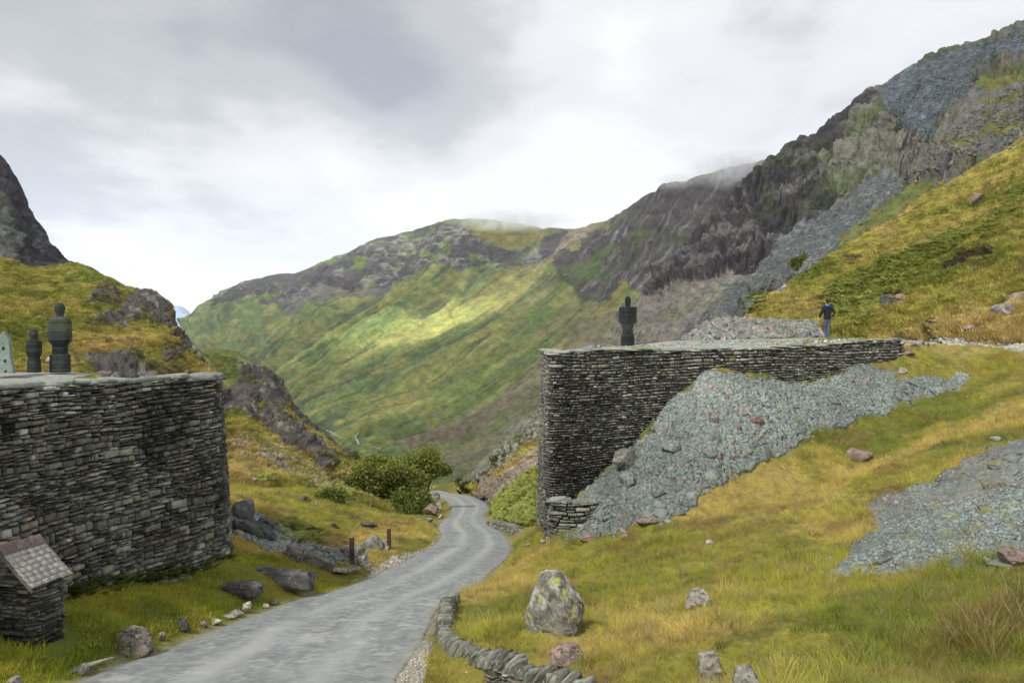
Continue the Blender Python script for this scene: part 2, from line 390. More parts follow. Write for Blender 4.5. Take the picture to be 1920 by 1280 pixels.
def ground_col(x, y, z, sd, px, py, m):
    col = turf_col(x, y, px, py) * 0.8
    n = fbm(x / 0.35, y / 0.35, None, 4, 91); n2 = fbm(x / 1.8, y / 1.8, None, 4, 95)
    sl = np.zeros(np.shape(x) + (3,)) + SL * 0.8
    sl = sl * (1 + 0.35 * n[..., None]); sl = mixc(sl, PK, sst(0.25, 0.7, n2) * 0.45)
    k = np.clip(m['scree'] + m['scree2'] + m['spill'], 0, 1)[..., None]
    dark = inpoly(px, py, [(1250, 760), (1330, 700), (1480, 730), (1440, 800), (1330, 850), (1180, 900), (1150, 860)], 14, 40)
    sl = sl * (1 - 0.3 * dark[..., None])  # shadow near the wall put into the upper scree's colour
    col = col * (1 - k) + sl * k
    gv = np.zeros(np.shape(x) + (3,)) + np.array((0.42, 0.39, 0.32)); gv = gv * (1 + 0.3 * n[..., None])
    k = np.clip(m['gravel'] + m['gravel2'] + m['path'], 0, 1)[..., None]
    col = col * (1 - k) + gv * k
    e = (1 - sst(0.03, 0.28, sd + 0.12 * n)) * (sd > -5)
    return mixc(col, (0.27, 0.24, 0.18), e * 0.75)
print('ground'); 
pxs = np.r_[np.linspace(-900, -120, 60)[:-1], np.linspace(-120, 2040, 760), np.linspace(2040, 2900, 60)[1:]]
Ds = np.r_[np.linspace(0.5, 6, 20)[:-1], np.exp(np.linspace(math.log(6), math.log(60), 560)), np.exp(np.linspace(math.log(60), math.log(160), 90))[1:]]
gx = (pxs[None, :] - 960) / F * Ds[:, None]; gy = np.repeat(Ds[:, None], len(pxs), 1)
gz, gsd, gpx, gpy, gm, gbare = ground_full(gx, gy)
GV = np.stack([gx, gy, gz], -1)
ground = mesh_obj('ground', GV.reshape(-1, 3), grid_faces(len(Ds), len(pxs)), M['ground'], ground_col(gx, gy, gz, gsd, gpx, gpy, gm).reshape(-1, 3), smooth=True)
tag(ground, 'near turf and banks either side of the mountain road', 'ground', kind='structure')
# ground under and behind the camera, so the sheet does not stop at the lens
BX = np.linspace(-40, 40, 30); BY = np.linspace(-40, 0.5, 20)
bx, by = np.meshgrid(BX, BY)
bz = -1.8 - 0.05 * bx * 0 + 0.12 * np.minimum(0, bx) * 0.6 + 0.05 * np.maximum(0, bx) + fbm(bx / 5, by / 5, None, 3, 4) * 0.3
o = mesh_obj('ground', np.stack([bx, by, bz], -1).reshape(-1, 3), grid_faces(20, 30), M['ground'], np.tile(YG * 0.9, (600, 1)), smooth=True)
tag(o, 'turf behind the viewpoint', 'ground', kind='structure')

# ---------------------------------------------------------------- road
NW = 84
t = np.linspace(0, 1, NW)[None, :, None]
L3, R3 = cr(rl, 1000), cr(rr, 1000)
RV = L3[:, None, :] * (1 - t) + R3[:, None, :] * t
wob = fbm(RV[:, :, 0] * 3, RV[:, :, 1] * 3, None, 3, 3)
RV[:, 0] += wob[:, :1] * 0.06; RV[:, -1] += wob[:, -1:] * 0.06
tt = np.broadcast_to(t[..., 0], RV.shape[:2])
rz = ZR(RV[:, :, 1]) + 0.035 * (1 - (2 * tt - 1) ** 4) + 0.004 + fbm(RV[:, :, 0] / 2.5, RV[:, :, 1] / 2.5, None, 3, 9) * 0.012
rz[:, 0] -= 0.05; rz[:, -1] -= 0.05
x, y = RV[:, :, 0], RV[:, :, 1]
rc = np.zeros(x.shape + (3,)) + np.array((0.215, 0.235, 0.235))
al = np.arange(1000)[:, None] / 1000 * 150 + 0 * x
rc *= (1 + 0.07 * fbm(al / 14, tt * 12, None, 4, 14) + 0.04 * fbm(x / 0.3, y / 0.3, None, 3, 15))[..., None]
rc *= (1 + 0.22 * fbm(x / 0.10, y / 0.16, None, 3, 16) + 0.12 * fbm(al / 0.5, tt * 26, None, 3, 18))[..., None]
rc = mixc(rc, (0.42, 0.42, 0.40), sst(0.55, 0.75, fbm(x / 0.14, y / 0.10, None, 2, 19)) * 0.45)
wear = np.exp(-((tt - 0.33 - 0.03 * fbm(al / 9, 0 * al, None, 2, 2)) / 0.07) ** 2) + np.exp(-((tt - 0.70 - 0.03 * fbm(al / 9, 0 * al, None, 2, 2)) / 0.06) ** 2)
rc = mixc(rc, (0.36, 0.37, 0.355), np.clip(wear * (0.75 + 0.4 * fbm(al / 14, tt * 3, None, 3, 44)), 0, 0.85))
spot = sst(0.42, 0.6, fbm(x / 0.8, y / 1.0, None, 4, 27)) * (y < 24)
rc = mixc(rc, (0.40, 0.40, 0.37), sst(0.62, 0.72, fbm(x / 0.5, y / 0.5, None, 4, 28)) * (y < 20) * 0.6); rc = mixc(rc, (0.10, 0.11, 0.11), sst(0.66, 0.8, fbm(x / 0.7 + 9, y / 0.7, None, 4, 29)) * 0.35)
edge = sst(0.07, 0.0, np.minimum(tt, 1 - tt) + 0.03 * fbm(x * 2, y * 2, None, 3, 6))
rc = mixc(rc, (0.28, 0.26, 0.21), edge * 0.6)
road = mesh_obj('road', np.stack([x, y, rz], -1).reshape(-1, 3), grid_faces(1000, NW), M['road'], rc.reshape(-1, 3), smooth=True)
tag(road, 'narrow grey tarmac road winding down the pass', 'road', kind='structure')

# ---------------------------------------------------------------- hills: control nets lofted into surfaces
def loft(name, label, net, nu, nv, mat, disp, colf, foot=0.0, back=(1.12, 0.92)):
    """net: rows (ridge..foot) x columns of (px,py[,D]); missing D interpolated along the column"""
    nr, nc = len(net), len(net[0])
    A = np.zeros((nr, nc, 3))
    for c in range(nc):
        tops, bots = net[0][c], net[-1][c]
        dt = math.hypot(bots[0] - tops[0], bots[1] - tops[1]) + 1e-6
        for r in range(nr):
            q = net[r][c]
            f = math.hypot(q[0] - tops[0], q[1] - tops[1]) / dt
            A[r, c] = (q[0], q[1], 1 / q[2] if len(q) > 2 else (1 - f) / tops[2] + f / bots[2])
    B = np.stack([cr(A[r], nu) for r in range(nr)])             # nr x nu x 3
    B = np.stack([cr(B[:, k], nv) for k in range(nu)], 1)       # nv x nu x 3
    px, py, iD = B[..., 0], B[..., 1], np.maximum(B[..., 2], 1e-5)
    a = (px - 960) / F; b = (640 - py) / F; D = 1 / iD
    dy = CP + b * SP; dz = -SP + b * CP
    X = np.stack([a * D / dy, D, dz * D / dy], -1)
    n = grid_normals(X); n *= np.sign(n[..., 2:3] + 1e-6)
    n[np.abs(n[..., 2]) < 0.02, 2] = 0.02
    U = np.linspace(0, nc - 1, nu)[None, :] + 0 * px; V = np.linspace(0, nr - 1, nv)[:, None] + 0 * px
    d, extra = disp(px, py, U, V, X)
    edge = 0.35 + 0.65 * sst(0, 0.12, V / (nr - 1))
    X = X + n * (d * edge)[..., None]
    col = colf(px, py, U, V, X, extra)
    gr_ = X / np.maximum(X[..., 1:2] / 500, 0.08)
    col = col * (1 + 0.42 * fbm(gr_[..., 0] / 4, gr_[..., 1] / 4, gr_[..., 2] / 3, 4, 7, 0.8)[..., None])
    # back slope behind the ridge gives the hill its thickness
    r0 = X[:1].copy(); rows = []
    for k in (3, 2, 1):
        q = r0.copy(); q[..., 1] *= 1 + (back[0] - 1) * k / 3; q[..., 0] *= 1 + (back[0] - 1) * k / 3
        q[..., 2] -= (1 - back[1]) * q[..., 1] * (k / 3) ** 1.4 * 1.0 / 1.12
        rows.append(q)
    X = np.concatenate(rows + [X]); col = np.concatenate([col[:1]] * 3 + [col])
    if foot:
        q = X[-1:].copy(); q[..., 1] -= foot; q[..., 2] -= foot * 0.8; X = np.concatenate([X, q]); col = np.concatenate([col, col[-1:]])
    o = mesh_obj(name, X.reshape(-1, 3), grid_faces(X.shape[0], nu)[:, ::-1].copy(), mat, col.reshape(-1, 3), smooth=True)
    tag(o, label, 'hill', kind='structure'); return o
def gm(px, py, poly, warp=0, ws=40, s=3, soft=2):
    m = inpoly(px, py, poly, warp, ws, s)
    for _ in range(soft):
        q = np.pad(m, 1, 'edge'); m = (q[:-2, 1:-1] + q[2:, 1:-1] + q[1:-1, :-2] + q[1:-1, 2:] + 2 * m) / 6
    return m
HG = np.array((0.135, 0.188, 0.055)); HY = np.array((0.225, 0.215, 0.062)); HD = np.array((0.075, 0.10, 0.042))
HEA = np.array((0.076, 0.068, 0.075)); RK = np.array((0.16, 0.155, 0.145)); RD = np.array((0.06, 0.058, 0.058)); SCG = np.array((0.21, 0.205, 0.19)); BL = np.array((0.105, 0.13, 0.145))

# far blue hill
def d0(px, py, U, V, X): return fbm(X[..., 0] / 300, X[..., 1] / 300, None, 4, 2) * 20, 0
loft('hill', 'hazy blue peak in the gap of the valley', [[(250, 640, 6500), (300, 600, 6300), (322, 578, 6200), (338, 574, 6200), (352, 582, 6200), (372, 604, 6200), (420, 640, 6300)],
     [(250, 720, 5600), (300, 715, 5500), (322, 715, 5500), (338, 715, 5500), (352, 715, 5500), (372, 715, 5500), (420, 720, 5500)]], 80, 60, M['fell'], d0,
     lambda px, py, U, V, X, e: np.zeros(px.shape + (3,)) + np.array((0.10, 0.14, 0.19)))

# central fell and the long right-hand valley side
NET = [[(345, 606, 2600), (343, 615), (341, 625), (338, 650, 2400)], [(440, 541, 2500), (400, 590), (375, 640), (350, 700, 2100)],
 [(560, 508, 2400), (480, 590), (420, 660), (370, 730, 1850)], [(700, 458, 2300), (600, 560), (490, 660), (400, 750, 1650)],
 [(830, 415, 2200), (720, 550), (560, 670), (440, 768, 1500)], [(950, 418, 2150), (820, 545), (640, 670), (480, 783, 1400)],
 [(1060, 424, 1900), (920, 550), (710, 690), (520, 793, 1300)], [(1120, 418, 1600), (990, 560), (770, 715), (570, 806, 1200)],
 [(1200, 370, 1300), (1060, 560), (830, 740), (620, 822, 1100)], [(1250, 343, 1150), (1100, 565), (860, 750), (650, 836, 1050)], [(1340, 325, 1080), (1150, 580), (900, 772), (690, 850, 980)],
 [(1450, 288, 900), (1210, 600), (955, 795), (735, 872, 880)], [(1600, 240, 700), (1290, 640), (1010, 815), (785, 890, 720)],
 [(1800, 200, 520), (1400, 690), (1080, 838), (840, 908, 520)], [(2000, 180, 400), (1500, 740), (1150, 862), (880, 930, 360)], [(2200, 160, 300), (1600, 800), (1230, 900), (930, 950, 270)]]
NET = [c[:3] + [c[3][:2]] + [(c[3][0] - 70, c[3][1] + 55, c[3][2] * 0.80)] for c in NET]
NET = [[c[r] for c in NET] for r in range(5)]
def dF(px, py, U, V, X):
    sp = fbm(U * 1.3 + 0.25 * fbm(U, V, None, 3, 5), V * 0.35, None, 2, 61)         # broad spurs down the fall line
    gul = ridged(U * 3.1 + 0.5 * fbm(U * 1.5, V * 2, None, 3, 7), V * 0.55, None, 4, 63)
    rock = gm(px, py, [(380, 590), (440, 545), (560, 508), (640, 490), (700, 458), (830, 413), (905, 420), (900, 470), (960, 462), (1050, 425), (1060, 440), (1040, 475), (960, 490), (880, 500), (800, 500), (750, 530), (650, 545), (560, 562), (470, 572), (420, 580)], 20, 60)
    dark = gm(px, py, [(1095, 450), (1130, 400), (1200, 350), (1300, 320), (1600, 220), (1640, 400), (1300, 560), (1215, 560), (1170, 520), (1130, 560), (1080, 545), (1060, 520), (1045, 500)], 26, 60)
    cr1 = ridged(X[..., 0] / 60, X[..., 1] / 60, X[..., 2] / 40, 5, 71)
    sc = X[..., 1] / 1500
    d = sp * 16 * sc + (gul - 0.3) * -9 * sc + (rock * 9 + dark * 12) * (cr1 - 0.3) * sc + fbm(X[..., 0] / 25, X[..., 1] / 25, X[..., 2] / 25, 4, 6) * 2.0 * sc + fbm(X[..., 0] / 7, X[..., 1] / 7, X[..., 2] / 7, 3, 66) * 0.9 * sc
    return d * sst(3.6, 2.6, V), (sp, gul, rock, dark, cr1)
def cF(px, py, U, V, X, e):
    sp, gul, rock, dark, cr1 = e
    a = fbm(U * 1.7, V * 1.2, None, 5, 81); st = fbm(U * 9 + 0.8 * fbm(U * 2, V * 2, None, 3, 3), V * 0.9, None, 4, 82); b = fbm(X[..., 0] / 40, X[..., 1] / 60, X[..., 2] / 40, 5, 84)
    col = np.zeros(px.shape + (3,)) + HG
    col = mixc(col, HY, 0.17 + 0.9 * a + 0.45 * st)
    col = mixc(col, HD, 0.15 + 0.7 * b - 0.4 * a + 1.0 * sst(0.40, 0.7, gul)); col = mixc(col, HD * 0.55, sst(0.58, 0.8, ridged(U * 2.2 + 0.5 * fbm(U * 1.3, V * 1.7, None, 3, 7), V * 0.5, None, 5, 64)) * 0.75)
    col = mixc(col, HY * 1.2, sst(0.35, 0.7, fbm(U * 4, V * 3, None, 5, 87)) * 0.5)
    right = sst(850, 1150, px - (py - 600) * 0.35)
    col = mixc(col, (0.30, 0.235, 0.085), right * 0.5 * sst(-0.2, 0.4, st + a))
    col = mixc(col, (0.21, 0.17, 0.12), right * 0.6 * sst(0.0, 0.45, -st + 0.3 * b))
    brown = gm(px, py, [(790, 835), (850, 780), (960, 740), (1030, 690), (1120, 600), (1230, 600), (1300, 660), (1200, 800), (900, 930), (830, 880)], 40, 90)
    col = mixc(col, (0.16, 0.14, 0.095), brown * (0.75 + 0.5 * st))
    scr = gm(px, py, [(1110, 640), (1170, 590), (1215, 560), (1330, 520), (1330, 660), (1100, 720), (1040, 690)], 24, 60)
    col = mixc(col, (0.185, 0.17, 0.15), scr * 0.8)
    col = mixc(col, SCG, sst(0.55, 0.8, st) * right * 0.45)
    hc = np.zeros(px.shape + (3,)) + HEA; hc = mixc(hc, HG * 0.9, sst(0.15, 0.55, b + 0.3 * a)); hc = mixc(hc, (0.25, 0.25, 0.245), sst(0.25, 0.6, ridged(X[..., 0] / 22, X[..., 1] / 40, X[..., 2] / 14, 5, 77) + 0.3 * b) * sst(0.0, 0.3, fbm(px / 50, py / 25, None, 3, 5) + (px > 780) * 0.35) * 0.75)
    heath = gm(px, py, [(560, 590), (640, 560), (780, 520), (900, 500), (1040, 470), (1040, 450), (900, 470), (700, 500), (560, 530), (470, 560)], 26, 70)
    col = mixc(col, HEA * 1.3, heath * 0.75)
    col = col * (1 - rock[..., None] * 0.9) + hc * rock[..., None] * 0.9
    bare = gm(px, py, [(1050, 440), (1080, 422), (1115, 420), (1110, 445), (1060, 462), (1035, 470)], 6, 20)
    col = mixc(col, (0.30, 0.24, 0.21), bare * (0.7 + 0.5 * b))
    col = mixc(col, HY * 0.8, gm(px, py, [(860, 430), (900, 416), (1000, 424), (1010, 440), (960, 462), (900, 455)], 6, 30) * 0.9)
    dc = np.zeros(px.shape + (3,)) + HEA * 0.9; dc = mixc(dc, (0.27, 0.265, 0.26), sst(0.3, 0.8, fbm(U * 13, V * 2.6, None, 5, 98)) * 0.5)
    dc = mixc(dc, HD * 1.1, sst(0.1, 0.6, fbm(X[..., 0] / 90, X[..., 1] / 90, X[..., 2] / 50, 4, 99))); dc = mixc(dc, RD, sst(0.0, 0.5, -cr1) * 0.5)
    col = col * (1 - dark[..., None] * 0.95) + dc * dark[..., None] * 0.95
    col = mixc(col, HY * 1.25, gm(px, py, [(700, 630), (760, 590), (830, 572), (900, 560), (880, 600), (800, 640), (720, 650)], 14, 40, soft=8) * 0.35)  # sunlit patch painted into the colour, over yellower grass
    return col * (1 + 0.15 * b[..., None])
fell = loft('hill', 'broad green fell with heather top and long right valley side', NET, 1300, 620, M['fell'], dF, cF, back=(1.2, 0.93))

# near crag and scree mountain on the right
NR = [[(1100, 660, 380), (1095, 670), (1090, 685), (1070, 705, 330)], [(1195, 566, 420), (1165, 605), (1135, 645), (1095, 705, 330)], [(1262, 478, 460), (1220, 560), (1180, 630), (1125, 705, 330)],
 [(1340, 404, 490), (1290, 500), (1230, 600), (1155, 705, 325)], [(1440, 303, 520), (1370, 440), (1290, 570), (1190, 705, 320)], [(1540, 235, 540), (1460, 400), (1370, 540), (1230, 705, 310)],
 [(1640, 166, 550), (1560, 350), (1450, 510), (1280, 705, 300)], [(1740, 104, 550), (1650, 310), (1530, 480), (1340, 705, 290)], [(1830, 74, 540), (1740, 280), (1610, 450), (1400, 705, 285)],
 [(1920, 42, 520), (1820, 250), (1690, 420), (1480, 700, 275)], [(2040, 0, 500), (1910, 230), (1780, 400), (1570, 670, 265)], [(2180, -40, 480), (2020, 210), (1880, 380), (1680, 620, 255)], [(2350, -80, 450), (2180, 200), (2020, 370), (1850, 540, 245)]]
NR = [[c[r] for c in NR] for r in range(4)]
PR = dict(band=[(1225, 665), (1300, 600), (1370, 540), (1450, 475), (1520, 412), (1585, 368), (1640, 335), (1720, 330), (1700, 360), (1640, 395), (1590, 440), (1520, 500), (1430, 560), (1380, 600), (1360, 660), (1250, 700)],
 blue=[(1670, 160), (1740, 108), (1830, 90), (1930, 45), (1930, 75), (1860, 105), (1830, 140), (1820, 180), (1790, 200), (1760, 230), (1745, 260), (1720, 265), (1690, 230), (1660, 200)],
 pale=[(1560, 300), (1580, 230), (1640, 190), (1690, 230), (1740, 260), (1790, 260), (1760, 320), (1700, 340), (1640, 340), (1600, 370), (1555, 400)],
 grass=[(1780, 200), (1850, 150), (1930, 120), (1930, 260), (1850, 280), (1790, 310), (1770, 260)],
 low=[(1600, 385), (1700, 340), (1800, 350), (1700, 430), (1560, 480)], fan=[(1188, 575), (1250, 535), (1340, 515), (1410, 515), (1330, 595), (1240, 665), (1180, 710), (1075, 712), (1100, 640)],
 dark=[(1190, 560), (1260, 450), (1330, 380), (1430, 285), (1540, 205), (1640, 140), (1650, 180), (1590, 230), (1565, 320), (1550, 400), (1480, 450), (1400, 530), (1330, 575), (1250, 600)])
def dR(px, py, U, V, X):
    m = {k: gm(px, py, v, 30, 55, soft=2) for k, v in PR.items()}
    cr1 = ridged((X[..., 0] + 0.8 * X[..., 2]) / 34, X[..., 1] / 80, (X[..., 2] - 0.8 * X[..., 0]) / 20, 6, 171, 0.6); gul = ridged(U * 4 + 0.6 * fbm(U * 2, V * 3, None, 3, 4), V * 0.8, None, 4, 173)
    smooth_ = np.clip(m['band'] + m['fan'] + 0.7 * m['blue'] + 0.7 * m['grass'] + m['low'], 0, 1)
    d = (1 - 0.85 * smooth_) * ((cr1 - 0.3) * 9 + (0.3 - gul) * 7) + fbm(X[..., 0] / 9, X[..., 1] / 9, X[..., 2] / 9, 5, 8) * 1.8 * (1 - 0.5 * smooth_) + smooth_ * ridged(X[..., 0] / 4, X[..., 1] / 4, X[..., 2] / 4, 3, 3) * 0.6
    return d * np.clip(X[..., 1] / 400, 0.35, 1), (m, cr1, gul)
def cR(px, py, U, V, X, e):
    m, cr1, gul = e
    b = fbm(X[..., 0] / 14, X[..., 1] / 14, X[..., 2] / 10, 5, 184); a = fbm(X[..., 0] / 50, X[..., 1] / 50, X[..., 2] / 35, 4, 185); st = fbm(U * 14, V * 1.5, None, 4, 186); f = fbm(X[..., 0] / 3, X[..., 1] / 3, X[..., 2] / 3, 4, 187)
    col = np.zeros(px.shape + (3,)) + RK * 0.85
    col = mixc(col, HG * 0.62, sst(0.1, 0.6, a + 0.7 * b) * 0.8); col = mixc(col, RD, sst(0.1, 0.5, -cr1 + 0.3 * f)); col = mixc(col, (0.20, 0.15, 0.08), sst(0.2, 0.6, st) * 0.4)
    k = m['dark'][..., None]; dc = np.zeros(px.shape + (3,)) + HEA * 0.72; dc = mixc(dc, HD * 0.8, sst(0.3, 0.8, a - 0.5 * b) * 0.55); dc = mixc(dc, RK * 1.1, sst(0.3, 0.7, cr1 * 0.6 + 0.6 * b + 0.3 * f) * 0.7); dc = mixc(dc, RD * 0.5, sst(0.1, 0.5, f - 0.5 * b) * 0.5); col = col * (1 - k) + dc * k
    k = m['pale'][..., None]; dc = np.zeros(px.shape + (3,)) + np.array((0.19, 0.185, 0.15)); dc = mixc(dc, RD * 0.9, sst(-0.1, 0.4, -cr1 + 0.7 * f)); dc = mixc(dc, HG * 0.6, sst(0.25, 0.7, a + 0.5 * b) * 0.7); col = col * (1 - k) + dc * k
    k = m['blue'][..., None]; dc = (np.zeros(px.shape + (3,)) + BL) * (1 + 0.45 * f[..., None] + 0.25 * b[..., None]); dc = mixc(dc, RD, sst(0.4, 0.8, b) * 0.7); col = col * (1 - k) + dc * k
    k = m['grass'][..., None]; dc = np.zeros(px.shape + (3,)) + HY * 0.72; dc = mixc(dc, HG * 0.8, 0.5 + b); dc = mixc(dc, RK, sst(0.1, 0.6, cr1 + 0.5 * b)); col = col * (1 - k) + dc * k
    k = m['low'][..., None]; dc = np.zeros(px.shape + (3,)) + HY * 0.7; dc = mixc(dc, HG * 0.75, 0.4 + b); col = col * (1 - k) + dc * k
    k = m['band'][..., None]; dc = (np.zeros(px.shape + (3,)) + np.array((0.115, 0.13, 0.13))) * (1 + 0.5 * f[..., None] + 0.2 * st[..., None]); dc = mixc(dc, HG * 0.7, sst(0.5, 0.8, a) * 0.5); col = col * (1 - k) + dc * k
    k = m['fan'][..., None] * 0.9; dc = (np.zeros(px.shape + (3,)) + np.array((0.19, 0.175, 0.155))) * (1 + 0.3 * f[..., None]); dc = mixc(dc, HG * 0.7, sst(0.3, 0.8, 0.5 * st + 0.5 * a + 0.3 * b) * 0.7); col = col * (1 - k) + dc * k
    return col
mount = loft('hill', 'steep rocky mountainside with grey scree above the right platform', NR, 1050, 560, M['hill'], dR, cR, back=(1.3, 0.93))

# grassy hill close on the right
NN = [[(1398, 590, 66), (1402, 591), (1398, 596, 60)], [(1408, 578, 72), (1412, 592), (1410, 601, 58)], [(1450, 552, 76), (1455, 580), (1460, 606, 55)], [(1520, 503, 86), (1520, 560), (1530, 613, 51)], [(1582, 462, 94), (1585, 540), (1590, 620, 47)],
 [(1658, 416, 102), (1660, 525), (1660, 632, 43)], [(1727, 374, 110), (1727, 510), (1730, 637, 41)], [(1778, 346, 116), (1780, 500), (1790, 640, 39)], [(1830, 309, 122), (1850, 480), (1860, 645, 37)], [(1920, 254, 130), (1940, 460), (1940, 652, 35)], [(2100, 150, 140), (2100, 420), (2110, 672, 31)], [(2400, 20, 150), (2400, 380), (2400, 700, 26)]]
NN = [[c[r] for c in NN] for r in range(3)]
def dN(px, py, U, V, X):
    x, y, z = X[..., 0], X[..., 1], X[..., 2]
    scar = gm(px, py, [(1760, 490), (1810, 470), (1880, 478), (1870, 490), (1800, 500), (1770, 512)], 8, 14)
    d = fbm(x / 9, y / 9, z / 9, 4, 201) * 1.1 + fbm(x / 2.2, y / 2.2, z / 2.2, 4, 202) * 0.38 + fbm(x / 0.6, y / 0.6, z / 0.6, 3, 203) * 0.10 - scar * 0.6
    return d, scar
def cN(px, py, U, V, X, e):
    x, y, z = X[..., 0], X[..., 1], X[..., 2]
    a = fbm(x / 7, y / 12, z / 5, 4, 211); b = fbm(x / 1.8, y / 2.5, z / 1.5, 4, 212); f = fbm(x / 0.6, y / 0.6, z / 0.5, 3, 213)
    col = np.zeros(px.shape + (3,)) + YG * 1.0
    col = mixc(col, OCH * 0.95, 0.28 + 0.9 * a + 0.5 * b); col = mixc(col, GR, sst(-0.05, 0.6, -a + 0.5 * b) * 0.75)
    fern = gm(px, py, [(1560, 600), (1520, 555), (1590, 520), (1700, 470), (1800, 430), (1930, 350), (1930, 400), (1820, 450), (1740, 490), (1690, 540), (1640, 590), (1620, 620)], 40, 60)
    col = mixc(col, (0.155, 0.175, 0.032), fern * (0.7 + 0.5 * b)); col = mixc(col, BR, sst(0.35, 0.7, f * 0.6 + b * 0.6) * 0.45); col = mixc(col, DK, sst(0.5, 0.9, f + 0.4 * b) * 0.4)
    col = mixc(col, (0.05, 0.035, 0.025), e * 0.9)
    rk = gm(px, py, [(1865, 585), (1900, 570), (1930, 560), (1930, 590), (1890, 600)], 8, 14) + gm(px, py, [(1650, 578), (1670, 560), (1700, 548), (1690, 565), (1665, 582)], 6, 12)
    col = mixc(col, (0.30, 0.24, 0.20), rk * (0.5 + f))
    return col
nhill = loft('hill', 'golden grass hillside rising right of the path', NN, 620, 560, M['hill'], dN, cN, foot=3.0, back=(1.2, 0.9))

# left dark mountain
def dL0(px, py, U, V, X):
    c = ridged(X[..., 0] / 40, X[..., 1] / 40, X[..., 2] / 60, 6, 221, 0.55); return (c - 0.3) * 9 + fbm(X[..., 0] / 8, X[..., 1] / 8, X[..., 2] / 8, 4, 5) * 2, c
def cL0(px, py, U, V, X, c):
    b = fbm(X[..., 0] / 14, X[..., 1] / 14, X[..., 2] / 20, 5, 224); col = np.zeros(px.shape + (3,)) + np.array((0.058, 0.055, 0.064)); col = mixc(col, (0.09, 0.098, 0.07), sst(0.0, 0.5, b) * 0.8); col = mixc(col, RD * 0.7, sst(0, 0.5, -c)); return mixc(col, (0.17, 0.18, 0.15), gm(px, py, [(-50, 440), (10, 390), (30, 430), (40, 500), (-50, 520)], 10, 20) * 0.6)
loft('hill', 'dark steep mountain flank at the far left', [[(-400, 0, 460), (-200, 110, 450), (-90, 190, 440), (0, 290, 430), (28, 330, 425), (50, 385, 420), (75, 425, 410), (105, 467, 400), (132, 493, 390), (175, 520, 380)],
     [(-400, 620, 250), (-200, 600, 260), (-90, 590, 270), (0, 580, 280), (28, 580, 280), (50, 580, 280), (75, 580, 280), (105, 580, 280), (132, 580, 280), (175, 580, 280)]], 420, 320, M['hill'], dL0, cL0, back=(1.3, 0.9))

# left grassy hill with crags
NL = [[(-500, 400, 170), (-500, 560), (-500, 800, 40)], [(-200, 452, 160), (-200, 600), (-200, 800, 45)], [(0, 478, 150), (0, 600), (0, 790, 50)], [(60, 498, 147), (60, 610), (60, 790, 50)], [(150, 496, 140), (140, 615), (130, 790, 50)],
 [(200, 515, 135), (190, 630), (180, 790, 50)], [(240, 535, 130), (235, 640), (230, 790, 50)], [(285, 545, 124), (280, 650), (270, 790, 52)], [(318, 565, 117), (315, 665), (310, 790, 53)], [(333, 605, 110), (335, 685), (335, 790, 54)],
 [(362, 642, 103), (362, 700), (360, 795, 55)], [(388, 675, 95), (385, 725), (385, 800, 56)], [(405, 715, 86), (405, 760), (410, 810, 57)]]
NL = [[c[r] for c in NL] for r in range(3)]
CRAG_L = [[(175, 545), (210, 535), (235, 545), (220, 560), (180, 570), (155, 568)], [(170, 610), (200, 590), (215, 570), (250, 545), (300, 548), (322, 570), (338, 610), (365, 645), (395, 685), (400, 705), (370, 680), (345, 650), (325, 610), (285, 600), (250, 605), (205, 612)],
 [(130, 650), (180, 655), (230, 670), (280, 680), (350, 690), (360, 705), (200, 705), (160, 680)], [(300, 640), (325, 650), (350, 675), (330, 672), (305, 655)]]
def dL1(px, py, U, V, X):
    x, y, z = X[..., 0], X[..., 1], X[..., 2]
    m = np.clip(sum(gm(px, py, q, 12, 26, s=7, soft=7) for q in CRAG_L), 0, 1)
    c = ridged(x / 7, y / 7, z / 9, 6, 231, 0.55)
    return fbm(x / 12, y / 12, z / 12, 3, 232) * 1.0 + fbm(x / 2.5, y / 2.5, z / 2.5, 4, 233) * 0.45 + m * ((c - 0.2) * 1.5 + fbm(x / 1.4, y / 1.4, z / 1.4, 4, 9) * 0.5), (m, c)
def grassy(x, y, z, s):
    a = fbm(x / 9, y / 13, z / 6, 4, s); b = fbm(x / 2.4, y / 3.4, z / 1.8, 4, s + 1); f = fbm(x / 0.8, y / 0.8, z / 0.6, 3, s + 2)
    col = np.zeros(x.shape + (3,)) + YG * 0.88; col = mixc(col, OCH * 0.85, 0.17 + 0.9 * a + 0.5 * b); col = mixc(col, GR, sst(0.0, 0.6, -a + 0.5 * b) * 0.75); col = mixc(col, BR * 0.8, sst(0.4, 0.8, f * 0.6 + b * 0.6) * 0.5); return col, b, f
def rocky(x, y, z, c, s, pink=0.0):
    f = fbm(x / 1.5, y / 1.5, z / 1.5, 5, s); g = fbm(x / 5, y / 5, z / 4, 4, s + 1)
    col = np.zeros(x.shape + (3,)) + np.array((0.072, 0.068, 0.062)); col = mixc(col, (0.125, 0.10, 0.083), pink + 0.4 * g); col = mixc(col, RD * 0.5, sst(-0.15, 0.35, -c + 0.5 * f)); col = mixc(col, (0.22, 0.21, 0.185), sst(0.35, 0.6, f - 0.3 * g) * 0.6); return mixc(col, YG * 0.7, sst(0.3, 0.7, g + 0.4 * f) * 0.7)
def cL1(px, py, U, V, X, e):
    m, c = e; x, y, z = X[..., 0], X[..., 1], X[..., 2]
    col, b, f = grassy(x, y, z, 241); r = rocky(x, y, z, c, 245); return col * (1 - m[..., None]) + r * m[..., None]
loft('hill', 'grassy knoll with dark crags behind the left stone wall', NL, 560, 460, M['hill'], dL1, cL1, foot=2.0, back=(1.25, 0.9))

